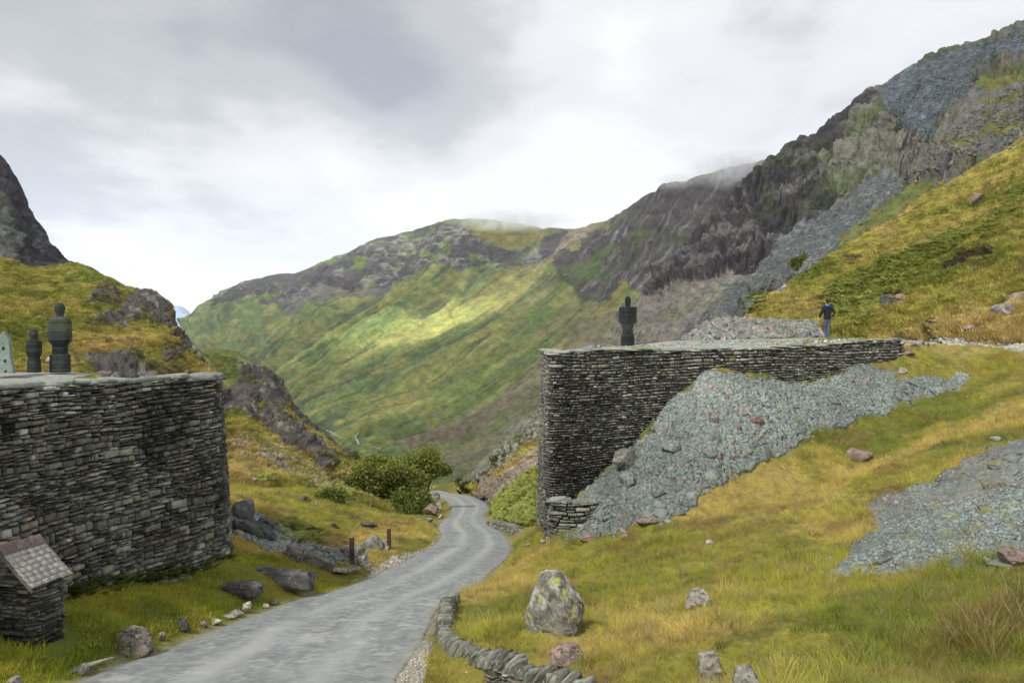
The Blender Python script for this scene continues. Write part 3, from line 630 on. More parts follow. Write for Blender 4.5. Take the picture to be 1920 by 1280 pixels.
# mid-left ridge behind, then the rocky spur in front of it
NA = [[(330, 668, 240), (385, 655, 240), (430, 655, 240), (460, 667, 235), (485, 685, 230), (510, 698, 225), (532, 722, 220), (545, 750, 215), (562, 772, 210), (600, 803, 200), (640, 832, 190), (690, 862, 180), (730, 895, 168), (790, 930, 150), (850, 960, 140)],
      [(330, 780, 150), (385, 790, 145), (430, 800, 140), (460, 810, 135), (485, 820, 130), (510, 830, 128), (532, 845, 124), (550, 860, 120), (570, 875, 115), (600, 895, 110), (640, 915, 104), (690, 940, 95), (730, 965, 88), (790, 985, 80), (850, 1000, 75)]]
CRAG_A = [[(455, 690), (480, 685), (520, 705), (540, 740), (558, 765), (566, 790), (540, 780), (500, 765), (470, 740), (440, 725), (448, 710)], [(560, 780), (590, 790), (640, 840), (690, 862), (700, 875), (640, 850), (570, 800)]]
def dA(px, py, U, V, X):
    x, y, z = X[..., 0], X[..., 1], X[..., 2]; m = np.clip(sum(gm(px, py, q, 8, 20, s=8, soft=6) for q in CRAG_A), 0, 1); c = ridged(x / 12, y / 12, z / 14, 6, 251, 0.55)
    return fbm(x / 20, y / 20, z / 20, 3, 252) * 1.5 + fbm(x / 4, y / 4, z / 4, 4, 253) * 0.6 + m * ((c - 0.2) * 2.4 + fbm(x / 2, y / 2, z / 2, 4, 9) * 0.7), (m, c)
def cA(px, py, U, V, X, e):
    m, c = e; x, y, z = X[..., 0], X[..., 1], X[..., 2]; col, b, f = grassy(x, y, z, 261)
    col = mixc(col, HG * 0.75, gm(px, py, [(380, 650), (470, 660), (480, 740), (380, 730)], 6, 20) * 0.7)
    col = mixc(col, (0.30, 0.28, 0.25), gm(px, py, [(440, 668), (490, 680), (480, 700), (445, 690)], 8, 12) * sst(0, 0.4, f)); r = rocky(x, y, z, c, 265); return col * (1 - m[..., None]) + r * m[..., None]
loft('hill', 'green ridge ending in a dark crag above the valley mouth', NA, 480, 300, M['hill'], dA, cA, back=(1.25, 0.9))
NB = [[(250, 715, 100), (350, 720, 104), (415, 724, 105), (455, 722, 105), (471, 741, 104), (494, 758, 102), (534, 774, 100), (553, 797, 97), (583, 819, 94), (598, 843, 90), (611, 880, 85), (650, 908, 78), (700, 938, 70), (750, 962, 66)],
      [(250, 905, 42.6), (350, 912, 42.6), (425, 915, 42.6), (455, 916, 42.6), (480, 918, 42.8), (510, 920, 43.2), (540, 923, 43.5), (570, 928, 43.8), (600, 934, 44), (620, 940, 44.2), (645, 946, 44.6), (680, 956, 45), (720, 972, 47), (770, 985, 50)]]
CRAG_B = [[(412, 735), (440, 728), (465, 740), (480, 762), (478, 790), (455, 785), (430, 780), (412, 785)], [(478, 785), (500, 765), (535, 772), (556, 798), (585, 820), (600, 845), (612, 882), (590, 875), (560, 850), (520, 830), (485, 810)]]
def dB(px, py, U, V, X):
    x, y, z = X[..., 0], X[..., 1], X[..., 2]; m = np.clip(sum(gm(px, py, q, 7, 18, s=8, soft=6) for q in CRAG_B), 0, 1); c = ridged(x / 5, y / 5, z / 8, 6, 271, 0.55)
    return fbm(x / 9, y / 9, z / 9, 3, 272) * 0.8 + fbm(x / 2, y / 2, z / 2, 4, 273) * 0.3 + m * ((c - 0.25) * 1.5 + fbm(x / 1.2, y / 1.2, z / 1.2, 4, 9) * 0.45), (m, c)
def cB(px, py, U, V, X, e):
    m, c = e; x, y, z = X[..., 0], X[..., 1], X[..., 2]; col, b, f = grassy(x, y, z, 281)
    sc = gm(px, py, [(430, 810), (470, 815), (520, 835), (580, 870), (640, 905), (700, 925), (700, 940), (640, 930), (560, 895), (470, 860), (430, 840)], 12, 26)
    col = mixc(col, (0.28, 0.24, 0.19), sc * sst(-0.1, 0.35, f)); r = rocky(x, y, z, c, 285, 0.25); return col * (1 - m[..., None]) + r * m[..., None]
loft('hill', 'rocky brown spur over the yellow bank left of the road', NB, 520, 340, M['hill'], dB, cB, foot=1.5, back=(1.25, 0.9))

# bank right of the road, up to the grey outcrop
NM = [[(1400, 690, 120), (1200, 700, 122), (1100, 735, 122), (1022, 765, 120), (985, 782, 120), (950, 806, 120), (930, 838, 118), (905, 860, 116), (885, 878, 115), (868, 897, 114), (861, 911, 113), (857, 917, 112)],
      [(1400, 900, 32), (1200, 930, 32), (1100, 950, 33), (1040, 985, 34), (995, 992, 36.5), (950, 980, 44), (924, 972, 54), (924, 960, 64), (919, 948, 76), (900, 935, 92), (880, 928, 107), (868, 925.5, 109), (859, 923.5, 110)]]
def dM(px, py, U, V, X):
    x, y, z = X[..., 0], X[..., 1], X[..., 2]; m = gm(px, py, [(860, 915), (900, 855), (930, 830), (960, 790), (1022, 760), (1060, 740), (1060, 800), (1000, 830), (960, 850), (940, 880), (900, 900)], 8, 24); c = ridged(x / 6, y / 6, z / 8, 6, 291, 0.55)
    d = fbm(x / 8, y / 8, z / 8, 3, 292) * 0.5 + fbm(x / 1.6, y / 1.6, z / 1.6, 4, 293) * 0.25 + m * (c - 0.2) * 1.1; return d * sst(1.0, 0.9, V), (m, c)
def cM(px, py, U, V, X, e):
    m, c = e; x, y, z = X[..., 0], X[..., 1], X[..., 2]; col, b, f = grassy(x, y, z, 301)
    fern = gm(px, py, [(922, 948), (960, 915), (1022, 868), (1100, 800), (1100, 985), (990, 985), (930, 975)], 7, 20); col = mixc(col, (0.13, 0.20, 0.025), fern * (0.85 + 0.5 * b))
    sc = gm(px, py, [(885, 925), (905, 905), (960, 880), (1022, 830), (1100, 780), (1100, 810), (1022, 868), (960, 915), (922, 945)], 6, 18); col = mixc(col, (0.28, 0.225, 0.18), sc * (0.8 + 0.6 * f))
    r = rocky(x, y, z, c, 305, 0.1); r = mixc(r, (0.19, 0.195, 0.16), sst(0.0, 0.6, c) * 0.7); r = mixc(r, HG * 0.8, sst(0.0, 0.4, b + 0.3 * f) * 0.8); return col * (1 - m[..., None]) + r * m[..., None]
loft('hill', 'fern and scree bank between the road and the right stone wall', NM, 420, 320, M['hill'], dM, cM, foot=1.0, back=(1.2, 0.9))
# ---------------------------------------------------------------- placing on the terrain
bpy.context.view_layer.update(); DG = bpy.context.evaluated_depsgraph_get()
def hit(px, py):
    v = Vector(P(px, py, 1.0)).normalized()
    ok, loc, nor, idx, ob, mt = S.ray_cast(DG, Vector((0, 0, 0)), v)
    return loc if ok else Vector(P(px, py, 100))
def gz(x, y):
    ok, loc, nor, idx, ob, mt = S.ray_cast(DG, Vector((x, y, 300)), Vector((0, 0, -1)))
    return loc.z if ok else 0.0

# ---------------------------------------------------------------- dry stone work
STC = [np.array(c) for c in ((0.135, 0.135, 0.11), (0.18, 0.175, 0.14), (0.10, 0.10, 0.088), (0.23, 0.225, 0.185), (0.16, 0.135, 0.10), (0.185, 0.20, 0.18))]
def stonework(name, top, bot, parent, course=(0.055, 0.11), length=(0.16, 0.5), seed=1, sag=0.09, bulge=0.055, darken=None, bright=1.0, gap=0.011, sign=1, tilt=0.0):
    """stacked irregular stones over the face spanned by two 3D paths; one mesh, with a dark core behind"""
    r = random.Random(seed); top = np.array(top, float); bot = np.array(bot, float); n = 160
    T, B = cr(top, n), cr(bot, n)
    seg = np.r_[0, np.cumsum(np.hypot(*np.diff(T[:, :2], axis=0).T))]; L = seg[-1]
    tan = np.gradient(T[:, :2], axis=0); tan /= np.linalg.norm(tan, axis=1, keepdims=True); nrm = np.stack([tan[:, 1], -tan[:, 0]], 1) * sign
    def pt(s, z, off):
        i = np.interp(s, seg, np.arange(n)); k = int(min(i, n - 2)); f = i - k
        t_ = T[k] * (1 - f) + T[k + 1] * f; b_ = B[k] * (1 - f) + B[k + 1] * f; nn = nrm[k] * (1 - f) + nrm[k + 1] * f
        h = max(t_[2] - b_[2], 1e-3); u = min(max((t_[2] - z) / h, -0.1), 1.4)
        p = t_[:2] * (1 - u) + b_[:2] * u + nn * off
        return (p[0], p[1], z), t_[2], b_[2]
    V, Fc, Cc = [], [], []
    z = min(B[:, 2]) - 0.1; zmax = max(T[:, 2]); ph = r.random() * 9
    while z < zmax + 0.1:
        h = r.uniform(*course) * (1.5 if r.random() < 0.12 else 1); s = -r.random() * 0.2
        while s < L:
            l = r.uniform(*length) * (0.5 if r.random() < 0.25 else 1) * (0.6 + h / course[1] * 0.5); s1 = min(s + l, L); s0 = max(s, 0)
            subs = [(0.0, h)] if (r.random() < 0.74 or h < course[0] * 1.2) else [(0.0, h * 0.52), (h * 0.52, h * 0.48)]
            H0 = h
            for dz0, h in (subs if s1 - s0 > 0.03 else []):
                wav = sag * math.sin(s0 * 0.55 + z * 0.8 + ph) + 0.3 * sag * math.sin(s0 * 2.3 + z * 3) + tilt * (s0 - L / 2)
                z0 = z + dz0 + wav; _, zt, zb = pt((s0 + s1) / 2, z0, 0)
                if z0 + h * 0.55 < zt and z0 + h > zb - 0.12:
                    hh = h * r.uniform(0.8, 1.08); d = abs(r.gauss(0, bulge * 0.45)) + (0.03 if r.random() < 0.06 else 0); g = gap + r.random() * 0.008
                    j = lambda a=0.010: r.uniform(-a, a)
                    za, zb_, zc, zd = z0 + g + j(), z0 + g + j(), z0 + hh - g + j(), z0 + hh - g + j()
                    a0, a1 = s0 + g + j(0.015), s1 - g + j(0.015); ins = min(0.35 * h, 0.03); base = len(V)
                    rear = [pt(a0, za, -0.18)[0], pt(a1, zb_, -0.18)[0], pt(a1, zc, -0.18)[0], pt(a0, zd, -0.18)[0]]
                    mid = [pt(a0, za, d - ins * 0.8)[0], pt(a1, zb_, d - ins * 0.8 + j())[0], pt(a1, zc, d - ins * 0.8)[0], pt(a0, zd, d - ins * 0.8 + j())[0]]
                    i2 = ins * 0.7
                    fr = [pt(a0 + i2, za + i2 * 0.6, d + j(0.015))[0], pt(a1 - i2, zb_ + i2 * 0.6, d + j(0.015))[0], pt(a1 - i2 * r.uniform(0.5, 2), zc - i2 * 0.6, d + j(0.012))[0], pt(a0 + i2 * r.uniform(0.5, 2), zd - i2 * 0.6, d + j(0.012))[0]]
                    V += rear + mid + fr
                    for q in range(4):
                        q2 = (q + 1) % 4
                        Fc.append((base + q, base + q2, base + 4 + q2, base + 4 + q)); Fc.append((base + 4 + q, base + 4 + q2, base + 8 + q2, base + 8 + q))
                    Fc.append((base + 8, base + 9, base + 10, base + 11))
                    c = STC[r.choices(range(6), (5, 5, 4, 1.5, 1.6, 2))[0]] * r.uniform(0.5, 1.4) * bright
                    if r.random() < 0.02: c = np.array((0.45, 0.45, 0.42))
                    if darken: c = c * darken(*fr[0])
                    Cc += [c] * 12
            h = H0; s = s1 + 1e-4
        z += h
    ns = 60; ii = np.linspace(0, n - 1, ns).astype(int); base = len(V)
    for k in ii:
        nn = nrm[k]; V.append((T[k, 0] - nn[0] * 0.09, T[k, 1] - nn[1] * 0.09, T[k, 2] - 0.05)); V.append((B[k, 0] - nn[0] * 0.09, B[k, 1] - nn[1] * 0.09, B[k, 2] - 0.4)); Cc += [np.array((0.03, 0.03, 0.028))] * 2
    for k in range(ns - 1): Fc.append((base + 2 * k, base + 2 * k + 2, base + 2 * k + 3, base + 2 * k + 1))
    # (winding is irrelevant: faces are shaded two-sided)
    o = mesh_obj(name, V, np.array(Fc, np.int32), M['stone'], np.array(Cc), parent)
    return o
def slab_rows(name, parent, path, width, thick, length, seed, sign=1, mat='slab', over=0.06, layers=1, tint=(0.24, 0.26, 0.23)):
    """irregular flat slabs laid along a path (coping)"""
    r = random.Random(seed); T = cr(np.array(path, float), 200); seg = np.r_[0, np.cumsum(np.hypot(*np.diff(T[:, :2], axis=0).T))]
    tan = np.gradient(T[:, :2], axis=0); tan /= np.linalg.norm(tan, axis=1, keepdims=True); nrm = np.stack([tan[:, 1], -tan[:, 0]], 1) * sign
    V, Fc, Cc = [], [], []
    for ly in range(layers):
        s = -r.random() * 0.3
        while s < seg[-1]:
            l = r.uniform(*length); 
            if True:
                w = r.uniform(*width); th = r.uniform(*thick); k = int(np.clip(np.interp(s + l / 2, seg, np.arange(200)), 0, 199)); c0, tn, nn = T[k], tan[k], nrm[k]; ang = r.uniform(-0.25, 0.25)
                off = over - w / 2 + r.uniform(-0.05, 0.05) - ly * 0.12; base = len(V); m = 7; zz = c0[2] + ly * thick[1] * 0.8 + r.uniform(-0.02, 0.05); tx, ty = r.uniform(-0.06, 0.06), r.uniform(-0.05, 0.05)
                ring = []
                for q in range(m):
                    a = 2 * math.pi * q / m + r.uniform(-0.25, 0.25); ca, sa = math.cos(a), math.sin(a); e = 1 / max(abs(ca), abs(sa)) ** 0.7; ring.append((ca * e * l * 0.5 * r.uniform(0.85, 1.1), sa * e * w * 0.5 * r.uniform(0.8, 1.1)))
                for lev, shr in ((0, 0.93), (0.35, 1.0), (0.8, 0.98), (1.0, 0.93)):
                    for (u, v) in ring:
                        u2, v2 = u * shr * math.cos(ang) - v * shr * math.sin(ang), u * shr * math.sin(ang) + v * shr * math.cos(ang)
                        V.append((c0[0] + tn[0] * u2 + nn[0] * (v2 + off), c0[1] + tn[1] * u2 + nn[1] * (v2 + off), zz + lev * th + tx * u2 + ty * v2 + r.uniform(-0.004, 0.004)))
                for lv in range(3):
                    for q in range(m): Fc.append((base + lv * m + q, base + lv * m + (q + 1) % m, base + (lv + 1) * m + (q + 1) % m, base + (lv + 1) * m + q))
                Fc.append(tuple(base + 3 * m + q for q in range(m))); Fc.append(tuple(base + q for q in range(m))[::-1])
                Cc += [np.array(tint) * r.uniform(0.7, 1.25)] * (4 * m)
            s += l * r.uniform(0.62, 0.85)
    return mesh_obj(name, V, Fc, M[mat], np.array(Cc), parent)

# left bastion
def stain_l(x, y, z):
    px, py = proj(x, y, z); k = 1.0
    n = float(fbm(np.array([px / 55.0]), np.array([py / 55.0]), None, 4, 6)[0]); n2 = float(fbm(np.array([px / 25.0]), np.array([py / 20.0]), None, 3, 8)[0])
    for (cx, cy, rx, ry, a) in ((318, 795, 44, 52, 1.05), (360, 880, 26, 55, 0.7), (412, 950, 22, 100, 0.7), (290, 850, 34, 34, 0.8), (418, 760, 14, 60, 0.5), (12, 800, 24, 36, 0.85), (110, 860, 26, 22, 0.55), (200, 820, 22, 18, 0.5), (60, 930, 30, 26, 0.5), (180, 1060, 90, 34, 0.6), (210, 1000, 40, 30, 0.3)):
        k *= 1 - a * math.exp(-(((px - cx) / rx) ** 2 + ((py - cy) / ry) ** 2) ** 1.3) * (0.75 + 0.6 * n2)
    return max(0.06, k * (1 - 0.5 * min(1, max(0, n * 1.5))) * (1 + 0.2 * n2))
LT = [P(-420, 728, 9.5), P(-180, 722, 11.8), P(0, 716, 13.6), P(130, 711, 15.2), P(260, 708, 17.0), P(360, 706, 18.5), P(402, 705, 19.3), P(413, 704, 20.1), P(409, 703, 21.6), P(398, 702, 25)]
zt = [-0.98, -0.98, -1.0, -1.04, -1.10, -1.16, -1.19, -1.20, -1.30, -1.55]
LT = [(p[0], p[1], z) for p, z in zip(LT, zt)]
lw = empty('stone_bastion', (LT[4][0], LT[4][1], -5.2)); tag(lw, 'tall dark dry stone retaining wall on the left with a rounded end', 'wall', 'slate retaining walls either side of the road')
def outw(path, batter, zb):
    p = np.array(path); tan = np.gradient(p[:, :2], axis=0); tan /= np.linalg.norm(tan, axis=1, keepdims=True); nrm = np.stack([tan[:, 1], -tan[:, 0]], 1); q = p.copy(); q[:, :2] += nrm * batter; q[:, 2] = zb; return q
def rel(o, par):      # keep world coordinates of a mesh built in world space under a moved parent
    o.matrix_parent_inverse = Matrix.Translation(par.location).inverted() if par.rotation_euler.z == 0 else par.matrix_world.inverted(); return o
LBz = [-5.0, -4.9, -4.85, -4.85, -5.1, -5.35, -5.45, -5.6, -6.0, -6.5]
rel(stonework('stonework', LT, outw(LT, 0.24, LBz), lw, (0.06, 0.125), (0.10, 0.34), 3, darken=stain_l, bright=1.3), lw)
rel(slab_rows('coping', lw, [(x, y, z - 0.03) for x, y, z in LT[:9]], (0.5, 0.85), (0.04, 0.10), (0.4, 1.3), 5), lw)
# fill behind the wall (level yard where the carved figures stand)
yd = np.array(LT)[:, :2]; m_ = 26
xx = np.linspace(0, 1, m_)[:, None]; back = np.array([(-15, 14), (-15, 17), (-14.5, 21), (-14, 24), (-13.5, 27), (-12.5, 29), (-11.5, 30), (-10.8, 30), (-10.2, 30), (-10, 30)], float)
A_, B_ = cr(yd, 60), cr(back, 60); YV = A_[None] * (1 - xx[..., None]) + B_[None] * xx[..., None]
yz = np.interp(xx[:, :, None][..., 0], [0, 0.06, 0.2, 1], [-1.3, -1.32, -1.45, -1.9]) + fbm(YV[..., 0] / 1.5, YV[..., 1] / 1.5, None, 3, 2) * 0.05
o = mesh_obj('ground', np.dstack([YV, yz]).reshape(-1, 3), grid_faces(m_, 60), M['ground'], np.tile(np.array((0.26, 0.25, 0.21)), (m_ * 60, 1)), smooth=True); tag(o, 'level slate yard behind the left wall', 'ground', kind='structure')

# right bastion
def stain_dark_r(x, y, z):
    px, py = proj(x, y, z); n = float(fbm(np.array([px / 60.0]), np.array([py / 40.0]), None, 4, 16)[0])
    k = 1 - 0.55 * math.exp(-(((px - 1075) / 60) ** 2 + ((py - 860) / 110) ** 2)) - 0.3 * math.exp(-(((px - 1060) / 22) ** 2 + ((py - 740) / 90) ** 2)) - 0.35 * math.exp(-((abs((px - 1071) * 1.0 + (py - 947) * 1.02) / 26) ** 2)) * (px < 1330)  # stains, plus a darker band along the scree line
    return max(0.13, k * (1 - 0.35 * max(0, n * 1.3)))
RT = [(1.02, 29.5, -0.85), (1.06, 27.4, -0.86), (1.09, 25.6, -0.86), (1.22, 25.02, -0.85), (2.25, 25.6, -0.80), (3.47, 26.6, -0.76), (4.95, 27.6, -0.80), (6.6, 28.3, -0.80), (8.9, 29.3, -0.78), (11.3, 30.9, -0.72), (13.4, 32.0, -0.58), (15.1, 33.0, -0.56)]
RBz = [-7.0, -6.8, -6.5, -6.3, -5.6, -4.6, -3.2, -2.3, -2.3, -2.3, -2.0, -1.3]
rw = empty('stone_bastion', (7, 28, -5.0)); tag(rw, 'high dry stone retaining wall right of the road holding up the flat platform', 'wall', 'slate retaining walls either side of the road')
rel(stonework('stonework', RT, outw(RT, 0.16, RBz), rw, (0.055, 0.11), (0.10, 0.32), 8, darken=stain_dark_r, sag=0.05, bright=1.35), rw)
rel(slab_rows('coping', rw, [(x, y, z - 0.03) for x, y, z in RT], (0.4, 0.9), (0.03, 0.07), (0.35, 1.1), 15, tint=(0.27, 0.28, 0.24)), rw)
PT = [(1.13, 24.9, -5.05), (1.18, 24.35, -5.0), (2.0, 24.3, -5.05), (2.85, 24.75, -5.05)]
rel(stonework('plinth', PT, outw(PT, 0.1, [-6.5, -6.5, -6.3, -6.1]), rw, (0.07, 0.14), (0.2, 0.6), 18, bright=1.25, bulge=0.08), rw)
rel(slab_rows('plinth_top', rw, [(x, y + 0.12, z - 0.06) for x, y, z in PT], (0.45, 0.7), (0.05, 0.09), (0.4, 0.8), 25, over=0.1), rw)
# back faces of the bastion
RBk = [(15.1, 36), (13.0, 40), (9.0, 44), (5.6, 40), (3.7, 34), (2.0, 30.4), (1.35, 29.6), (1.02, 29.5)]
# platform surface
front = cr(np.array(RT)[2:, :], 90); backp = cr(np.array([(1.06, 27.6, -0.85), (1.7, 28.6, -0.84), (3.0, 30.6, -0.80), (4.6, 34.5, -0.80), (7.0, 41, -0.78), (10.5, 47, -0.75), (15.0, 51, -0.70), (17.2, 50, -0.66), (17.6, 44, -0.64), (16.6, 38, -0.62)], float), 90)
m_ = 70; xx = np.linspace(0, 1, m_)[:, None, None]; PV = front[None] * (1 - xx) + backp[None] * xx
PV[..., 2] += fbm(PV[..., 0] / 2, PV[..., 1] / 2, None, 4, 31) * 0.03 + np.sin(np.linspace(0, math.pi, m_))[:, None] * 0.05 - 0.03
pn = fbm(PV[..., 0] / 0.5, PV[..., 1] / 0.8, None, 4, 33); pc = (np.zeros(PV.shape) + np.array((0.30, 0.325, 0.30))) * (1 + 0.3 * pn[..., None]); yy = sst(0.15, 0.55, fbm(PV[..., 0] / 2.2, PV[..., 1] / 1.3, None, 4, 35) + sst(36, 50, PV[..., 1]) * 0.35)
pc = mixc(pc, YG * 1.1, yy * 0.85)
o = mesh_obj('ground', PV.reshape(-1, 3), grid_faces(m_, 90), M['ground'], pc.reshape(-1, 3), smooth=True); tag(o, 'flat slate gravel platform behind the right wall', 'ground', kind='structure')
sk = backp.copy(); q = sk.copy(); q[:, 2] -= 9; q[:, 1] += 1.0
o = mesh_obj('ground', np.stack([sk, q]).reshape(-1, 3), grid_faces(2, 90), M['ground'], np.tile(SL * 0.6, (180, 1))); tag(o, 'steep rear side of the slate platform', 'ground', kind='structure')
bpy.context.view_layer.update(); DG = bpy.context.evaluated_depsgraph_get()

# ---------------------------------------------------------------- rocks
def rock_mesh(sx, sy, sz, seed, cuts=14, sub=4, rough=0.06, flat=0.0, planes=None):
    bm = bmesh.new(); bmesh.ops.create_icosphere(bm, subdivisions=sub, radius=1.0); V = np.array([v.co[:] for v in bm.verts]); Fc = np.array([[v.index for v in f.verts] for f in bm.faces], np.int32); bm.free()
    r = np.random.default_rng(seed)
    if flat:
        V = np.sign(V) * np.abs(V) ** 0.42; V /= np.abs(V).max()
        for _ in range(5):
            n = np.array((r.uniform(-1, 1), r.uniform(-0.7, 0.7), r.uniform(-0.35, 0.6))); n /= np.linalg.norm(n); t = V @ n - r.uniform(0.72, 0.95); V -= np.outer(np.maximum(t, 0), n)
        cuts = 0
    for _ in range(cuts):
        n = r.normal(size=3); n /= np.linalg.norm(n); d = r.uniform(0.38, 0.78); t = V @ n - d; V -= np.outer(np.maximum(t, 0), n)
    for n, d in (planes or ()) * 4:
        n = np.array(n, float); n /= np.linalg.norm(n); V -= np.outer(np.maximum(V @ n - d, 0), n)
    V[:, 0] /= np.abs(V[:, 0]).max(); V[:, 1] /= np.abs(V[:, 1]).max(); V[:, 2] /= np.abs(V[:, 2]).max()
    V = V * np.array((sx, sy, sz)) / 2; s = max(sx, sy, sz); L = np.linalg.norm(V, axis=1, keepdims=True) + 1e-6; N = V / L
    q = V / s * 3 + seed % 100; V = V + N * ((fbm(q[:, 0], q[:, 1], q[:, 2], 4, seed % 50) * rough * s * 0.7 + ridged(q[:, 0] * 2.2, q[:, 1] * 2.2, q[:, 2] * 2.2, 3, 5) * rough * s * 0.25)[:, None])
    return V, Fc
def rock_col(V, base, seed, s):
    q = V / s * 4 + seed % 31; n = fbm(q[:, 0], q[:, 1], q[:, 2], 5, 3); n2 = fbm(q[:, 0] * 2.5, q[:, 1] * 2.5, q[:, 2] * 2.5, 4, 9)
    c = (np.zeros(V.shape) + np.array(base)) * (1 + 0.35 * n[:, None]); c = mixc(c, np.array(base) * 0.4, sst(0.15, 0.5, n2)); return c
def rock(label, px, py, w, h, base=(0.22, 0.205, 0.185), name='boulder', cat='boulder', seed=None, depth=0.8, tilt=(0, 0, 0), sink=0.18, cuts=10, flat=0, group=None, lich=False, loc=None, moss=0, planes=None, hull=None):
    global RS; RS += 1; seed = seed or RS * 13 + 5
    p = loc if loc is not None else hit(px, py); k = p.y / F; W_, Hh = w * k, h * k
    hz = Hh * (1 + sink); V, Fc = rock_mesh(W_, W_ * depth, hz, seed, cuts, flat=flat, planes=planes)
    if hull: V, Fc = hull_mesh(hull, W_, W_ * depth, Hh, seed)
    E = Euler(tilt).to_matrix(); V = V @ np.array(E).T
    col = rock_col(V, base, seed, max(W_, hz))
    if lich:
        q = V / max(W_, hz) * 7; a = fbm(q[:, 0], q[:, 1], q[:, 2], 4, 77); up = V[:, 2] / hz
        col = mixc(col, (0.42, 0.42, 0.38), sst(0.05, 0.3, a + (up - 0.28) * 1.0) * 0.9); col = mixc(col, (0.46, 0.46, 0.10), sst(0.22, 0.5, fbm(q[:, 0] * 1.6 + 5, q[:, 1] * 1.6, q[:, 2] * 1.6, 5, 78, 0.7) + (up - 0.1) * 0.35) * 0.75)
    if moss: col = mixc(col, GR, sst(0.1, 0.4, fbm(V[:, 0] * 3, V[:, 1] * 3, V[:, 2] * 3, 3, 2) + moss * 0.2) * moss)
    zc = V[:, 2].max(); ROCKS.append((p.x, p.y + W_ * depth * 0.35, W_ / 2))
    o = mesh_obj(name, V, Fc, M['rock'], col, smooth=False); o.location = (p.x, p.y + W_ * depth * 0.35, p.z + Hh - zc)
    tag(o, label, cat, group or {'stone': 'loose stones lying in the grass and by the road', 'boulder': 'boulders beside the road', 'slate_slab': 'quarried slabs left of the road', 'slate_block': 'quarried blocks at the end of the left wall'}.get(name)); return o
RS = 0; ROCKS = []
def hull_mesh(pts, w, d, h, seed):
    bm = bmesh.new()
    for x, y, z in pts: bm.verts.new((x * w, y * d, (z - 0.5) * h))
    bmesh.ops.convex_hull(bm, input=bm.verts[:]); bmesh.ops.delete(bm, geom=[v for v in bm.verts if not v.link_faces], context='VERTS')
    bmesh.ops.triangulate(bm, faces=bm.faces[:])
    for k in range(4):
        bmesh.ops.subdivide_edges(bm, edges=bm.edges[:], cuts=1, use_grid_fill=True)
        if k == 1: bmesh.ops.smooth_vert(bm, verts=bm.verts[:], factor=0.35, use_axis_x=True, use_axis_y=True, use_axis_z=True)
    bmesh.ops.triangulate(bm, faces=bm.faces[:]); V = np.array([v.co[:] for v in bm.verts]); Fc = np.array([[v.index for v in f.verts] for f in bm.faces], np.int32); bm.free()
    s = max(w, h); q = V / s * 3 + seed; N = V / (np.linalg.norm(V, axis=1, keepdims=True) + 1e-6)
    V = V + N * (fbm(q[:, 0], q[:, 1], q[:, 2], 4, 5)[:, None] * 0.035 + ridged(q[:, 0] * 2.5, q[:, 1] * 2.5, q[:, 2] * 2.5, 4, 9)[:, None] * 0.022) * s
    return V, Fc
HB_ = [(-.5, -.2, 0), (-.45, .3, 0), (.3, -.42, -.1), (.42, .3, -.1), (0, -.5, -.1), (-.42, -.25, .28), (.5, 0, .42), (.47, -.2, .5), (.4, .2, .3), (-.17, -.1, 1.0), (.12, -.14, 1.0), (.26, .08, .88), (-.2, .15, .9), (-.28, -.25, .62), (.15, -.4, .35)]
HP_ = [(-.35, -.4, -.1), (.5, -.4, -.1), (.45, .4, -.1), (-.35, .4, -.1), (-.5, -.3, .95), (.3, -.3, 1), (.35, .3, .97), (-.45, .3, .9), (.4, -.4, .5), (-.2, -.45, .5)]
HS_ = [(-.5, -.2, .35), (-.42, .2, .75), (-.3, -.3, .95), (-.1, .1, 1.0), (.0, -.35, .6), (.25, -.2, .75), (.45, .1, .6), (.5, -.25, .2), (.2, -.5, -.1), (-.2, -.5, .1), (.45, .3, -.1), (-.4, .3, -.1), (.3, .3, .8), (.1, -.45, .3)]
HR_ = [(-.5, -.2, -.1), (.5, -.2, -.1), (.4, .4, -.1), (-.4, .4, -.1), (-.38, -.25, .55), (.42, -.25, .5), (-.1, -.1, 1.0), (.15, -.05, .97), (.3, .2, .7), (-.25, .2, .8), (0, -.45, .3)]
G1 = (0.25, 0.235, 0.21); G2 = (0.33, 0.30, 0.26); PKR = (0.26, 0.19, 0.165); DKR = (0.10, 0.095, 0.095); SLR = (0.20, 0.215, 0.205); WH = (0.42, 0.39, 0.35)
rock('large upright grey boulder with white and yellow lichen on the grass right of the road', 1038, 1184, 124, 112, (0.17, 0.158, 0.135), seed=31, depth=0.75, lich=True, hull=HB_)
rock('squat pale grey boulder alone in the long grass right of the lichened boulder', 1312, 1140, 54, 36, G2, seed=44, hull=HR_)
rock('tilted pinkish boulder just above the low kerb wall', 1060, 1250, 66, 38, PKR, seed=12, tilt=(0, -0.3, 0.2), depth=0.7, hull=HS_)
rock('upright pale pillar-like boulder at the bottom edge of the grass', 1333, 1292, 46, 70, G2, seed=27, depth=0.7, hull=HP_)
rock('rounded grey boulder cut by the bottom edge beside the pillar-like one', 1402, 1315, 66, 66, G1, seed=58, hull=HR_)
rock('mossy brown boulder with a split top on the left verge', 242, 1230, 72, 50, (0.19, 0.165, 0.135), seed=61, moss=0.4, hull=HS_)
rock('small dark round boulder on the left verge above the split one', 342, 1184, 32, 24, DKR, seed=15)
rock('dark block slab lying in the grass below the end of the left wall', 447, 1117, 78, 24, DKR, name='slate_slab', cat='slab', seed=19, depth=0.5, flat=0.5, tilt=(0, 0.06, 0))
rock('longest dark slate slab lying in the grass before the slate spill', 528, 1097, 128, 30, (0.13, 0.13, 0.125), name='slate_slab', cat='slab', seed=23, depth=0.4, flat=0.5, tilt=(0, 0.08, 0.1))
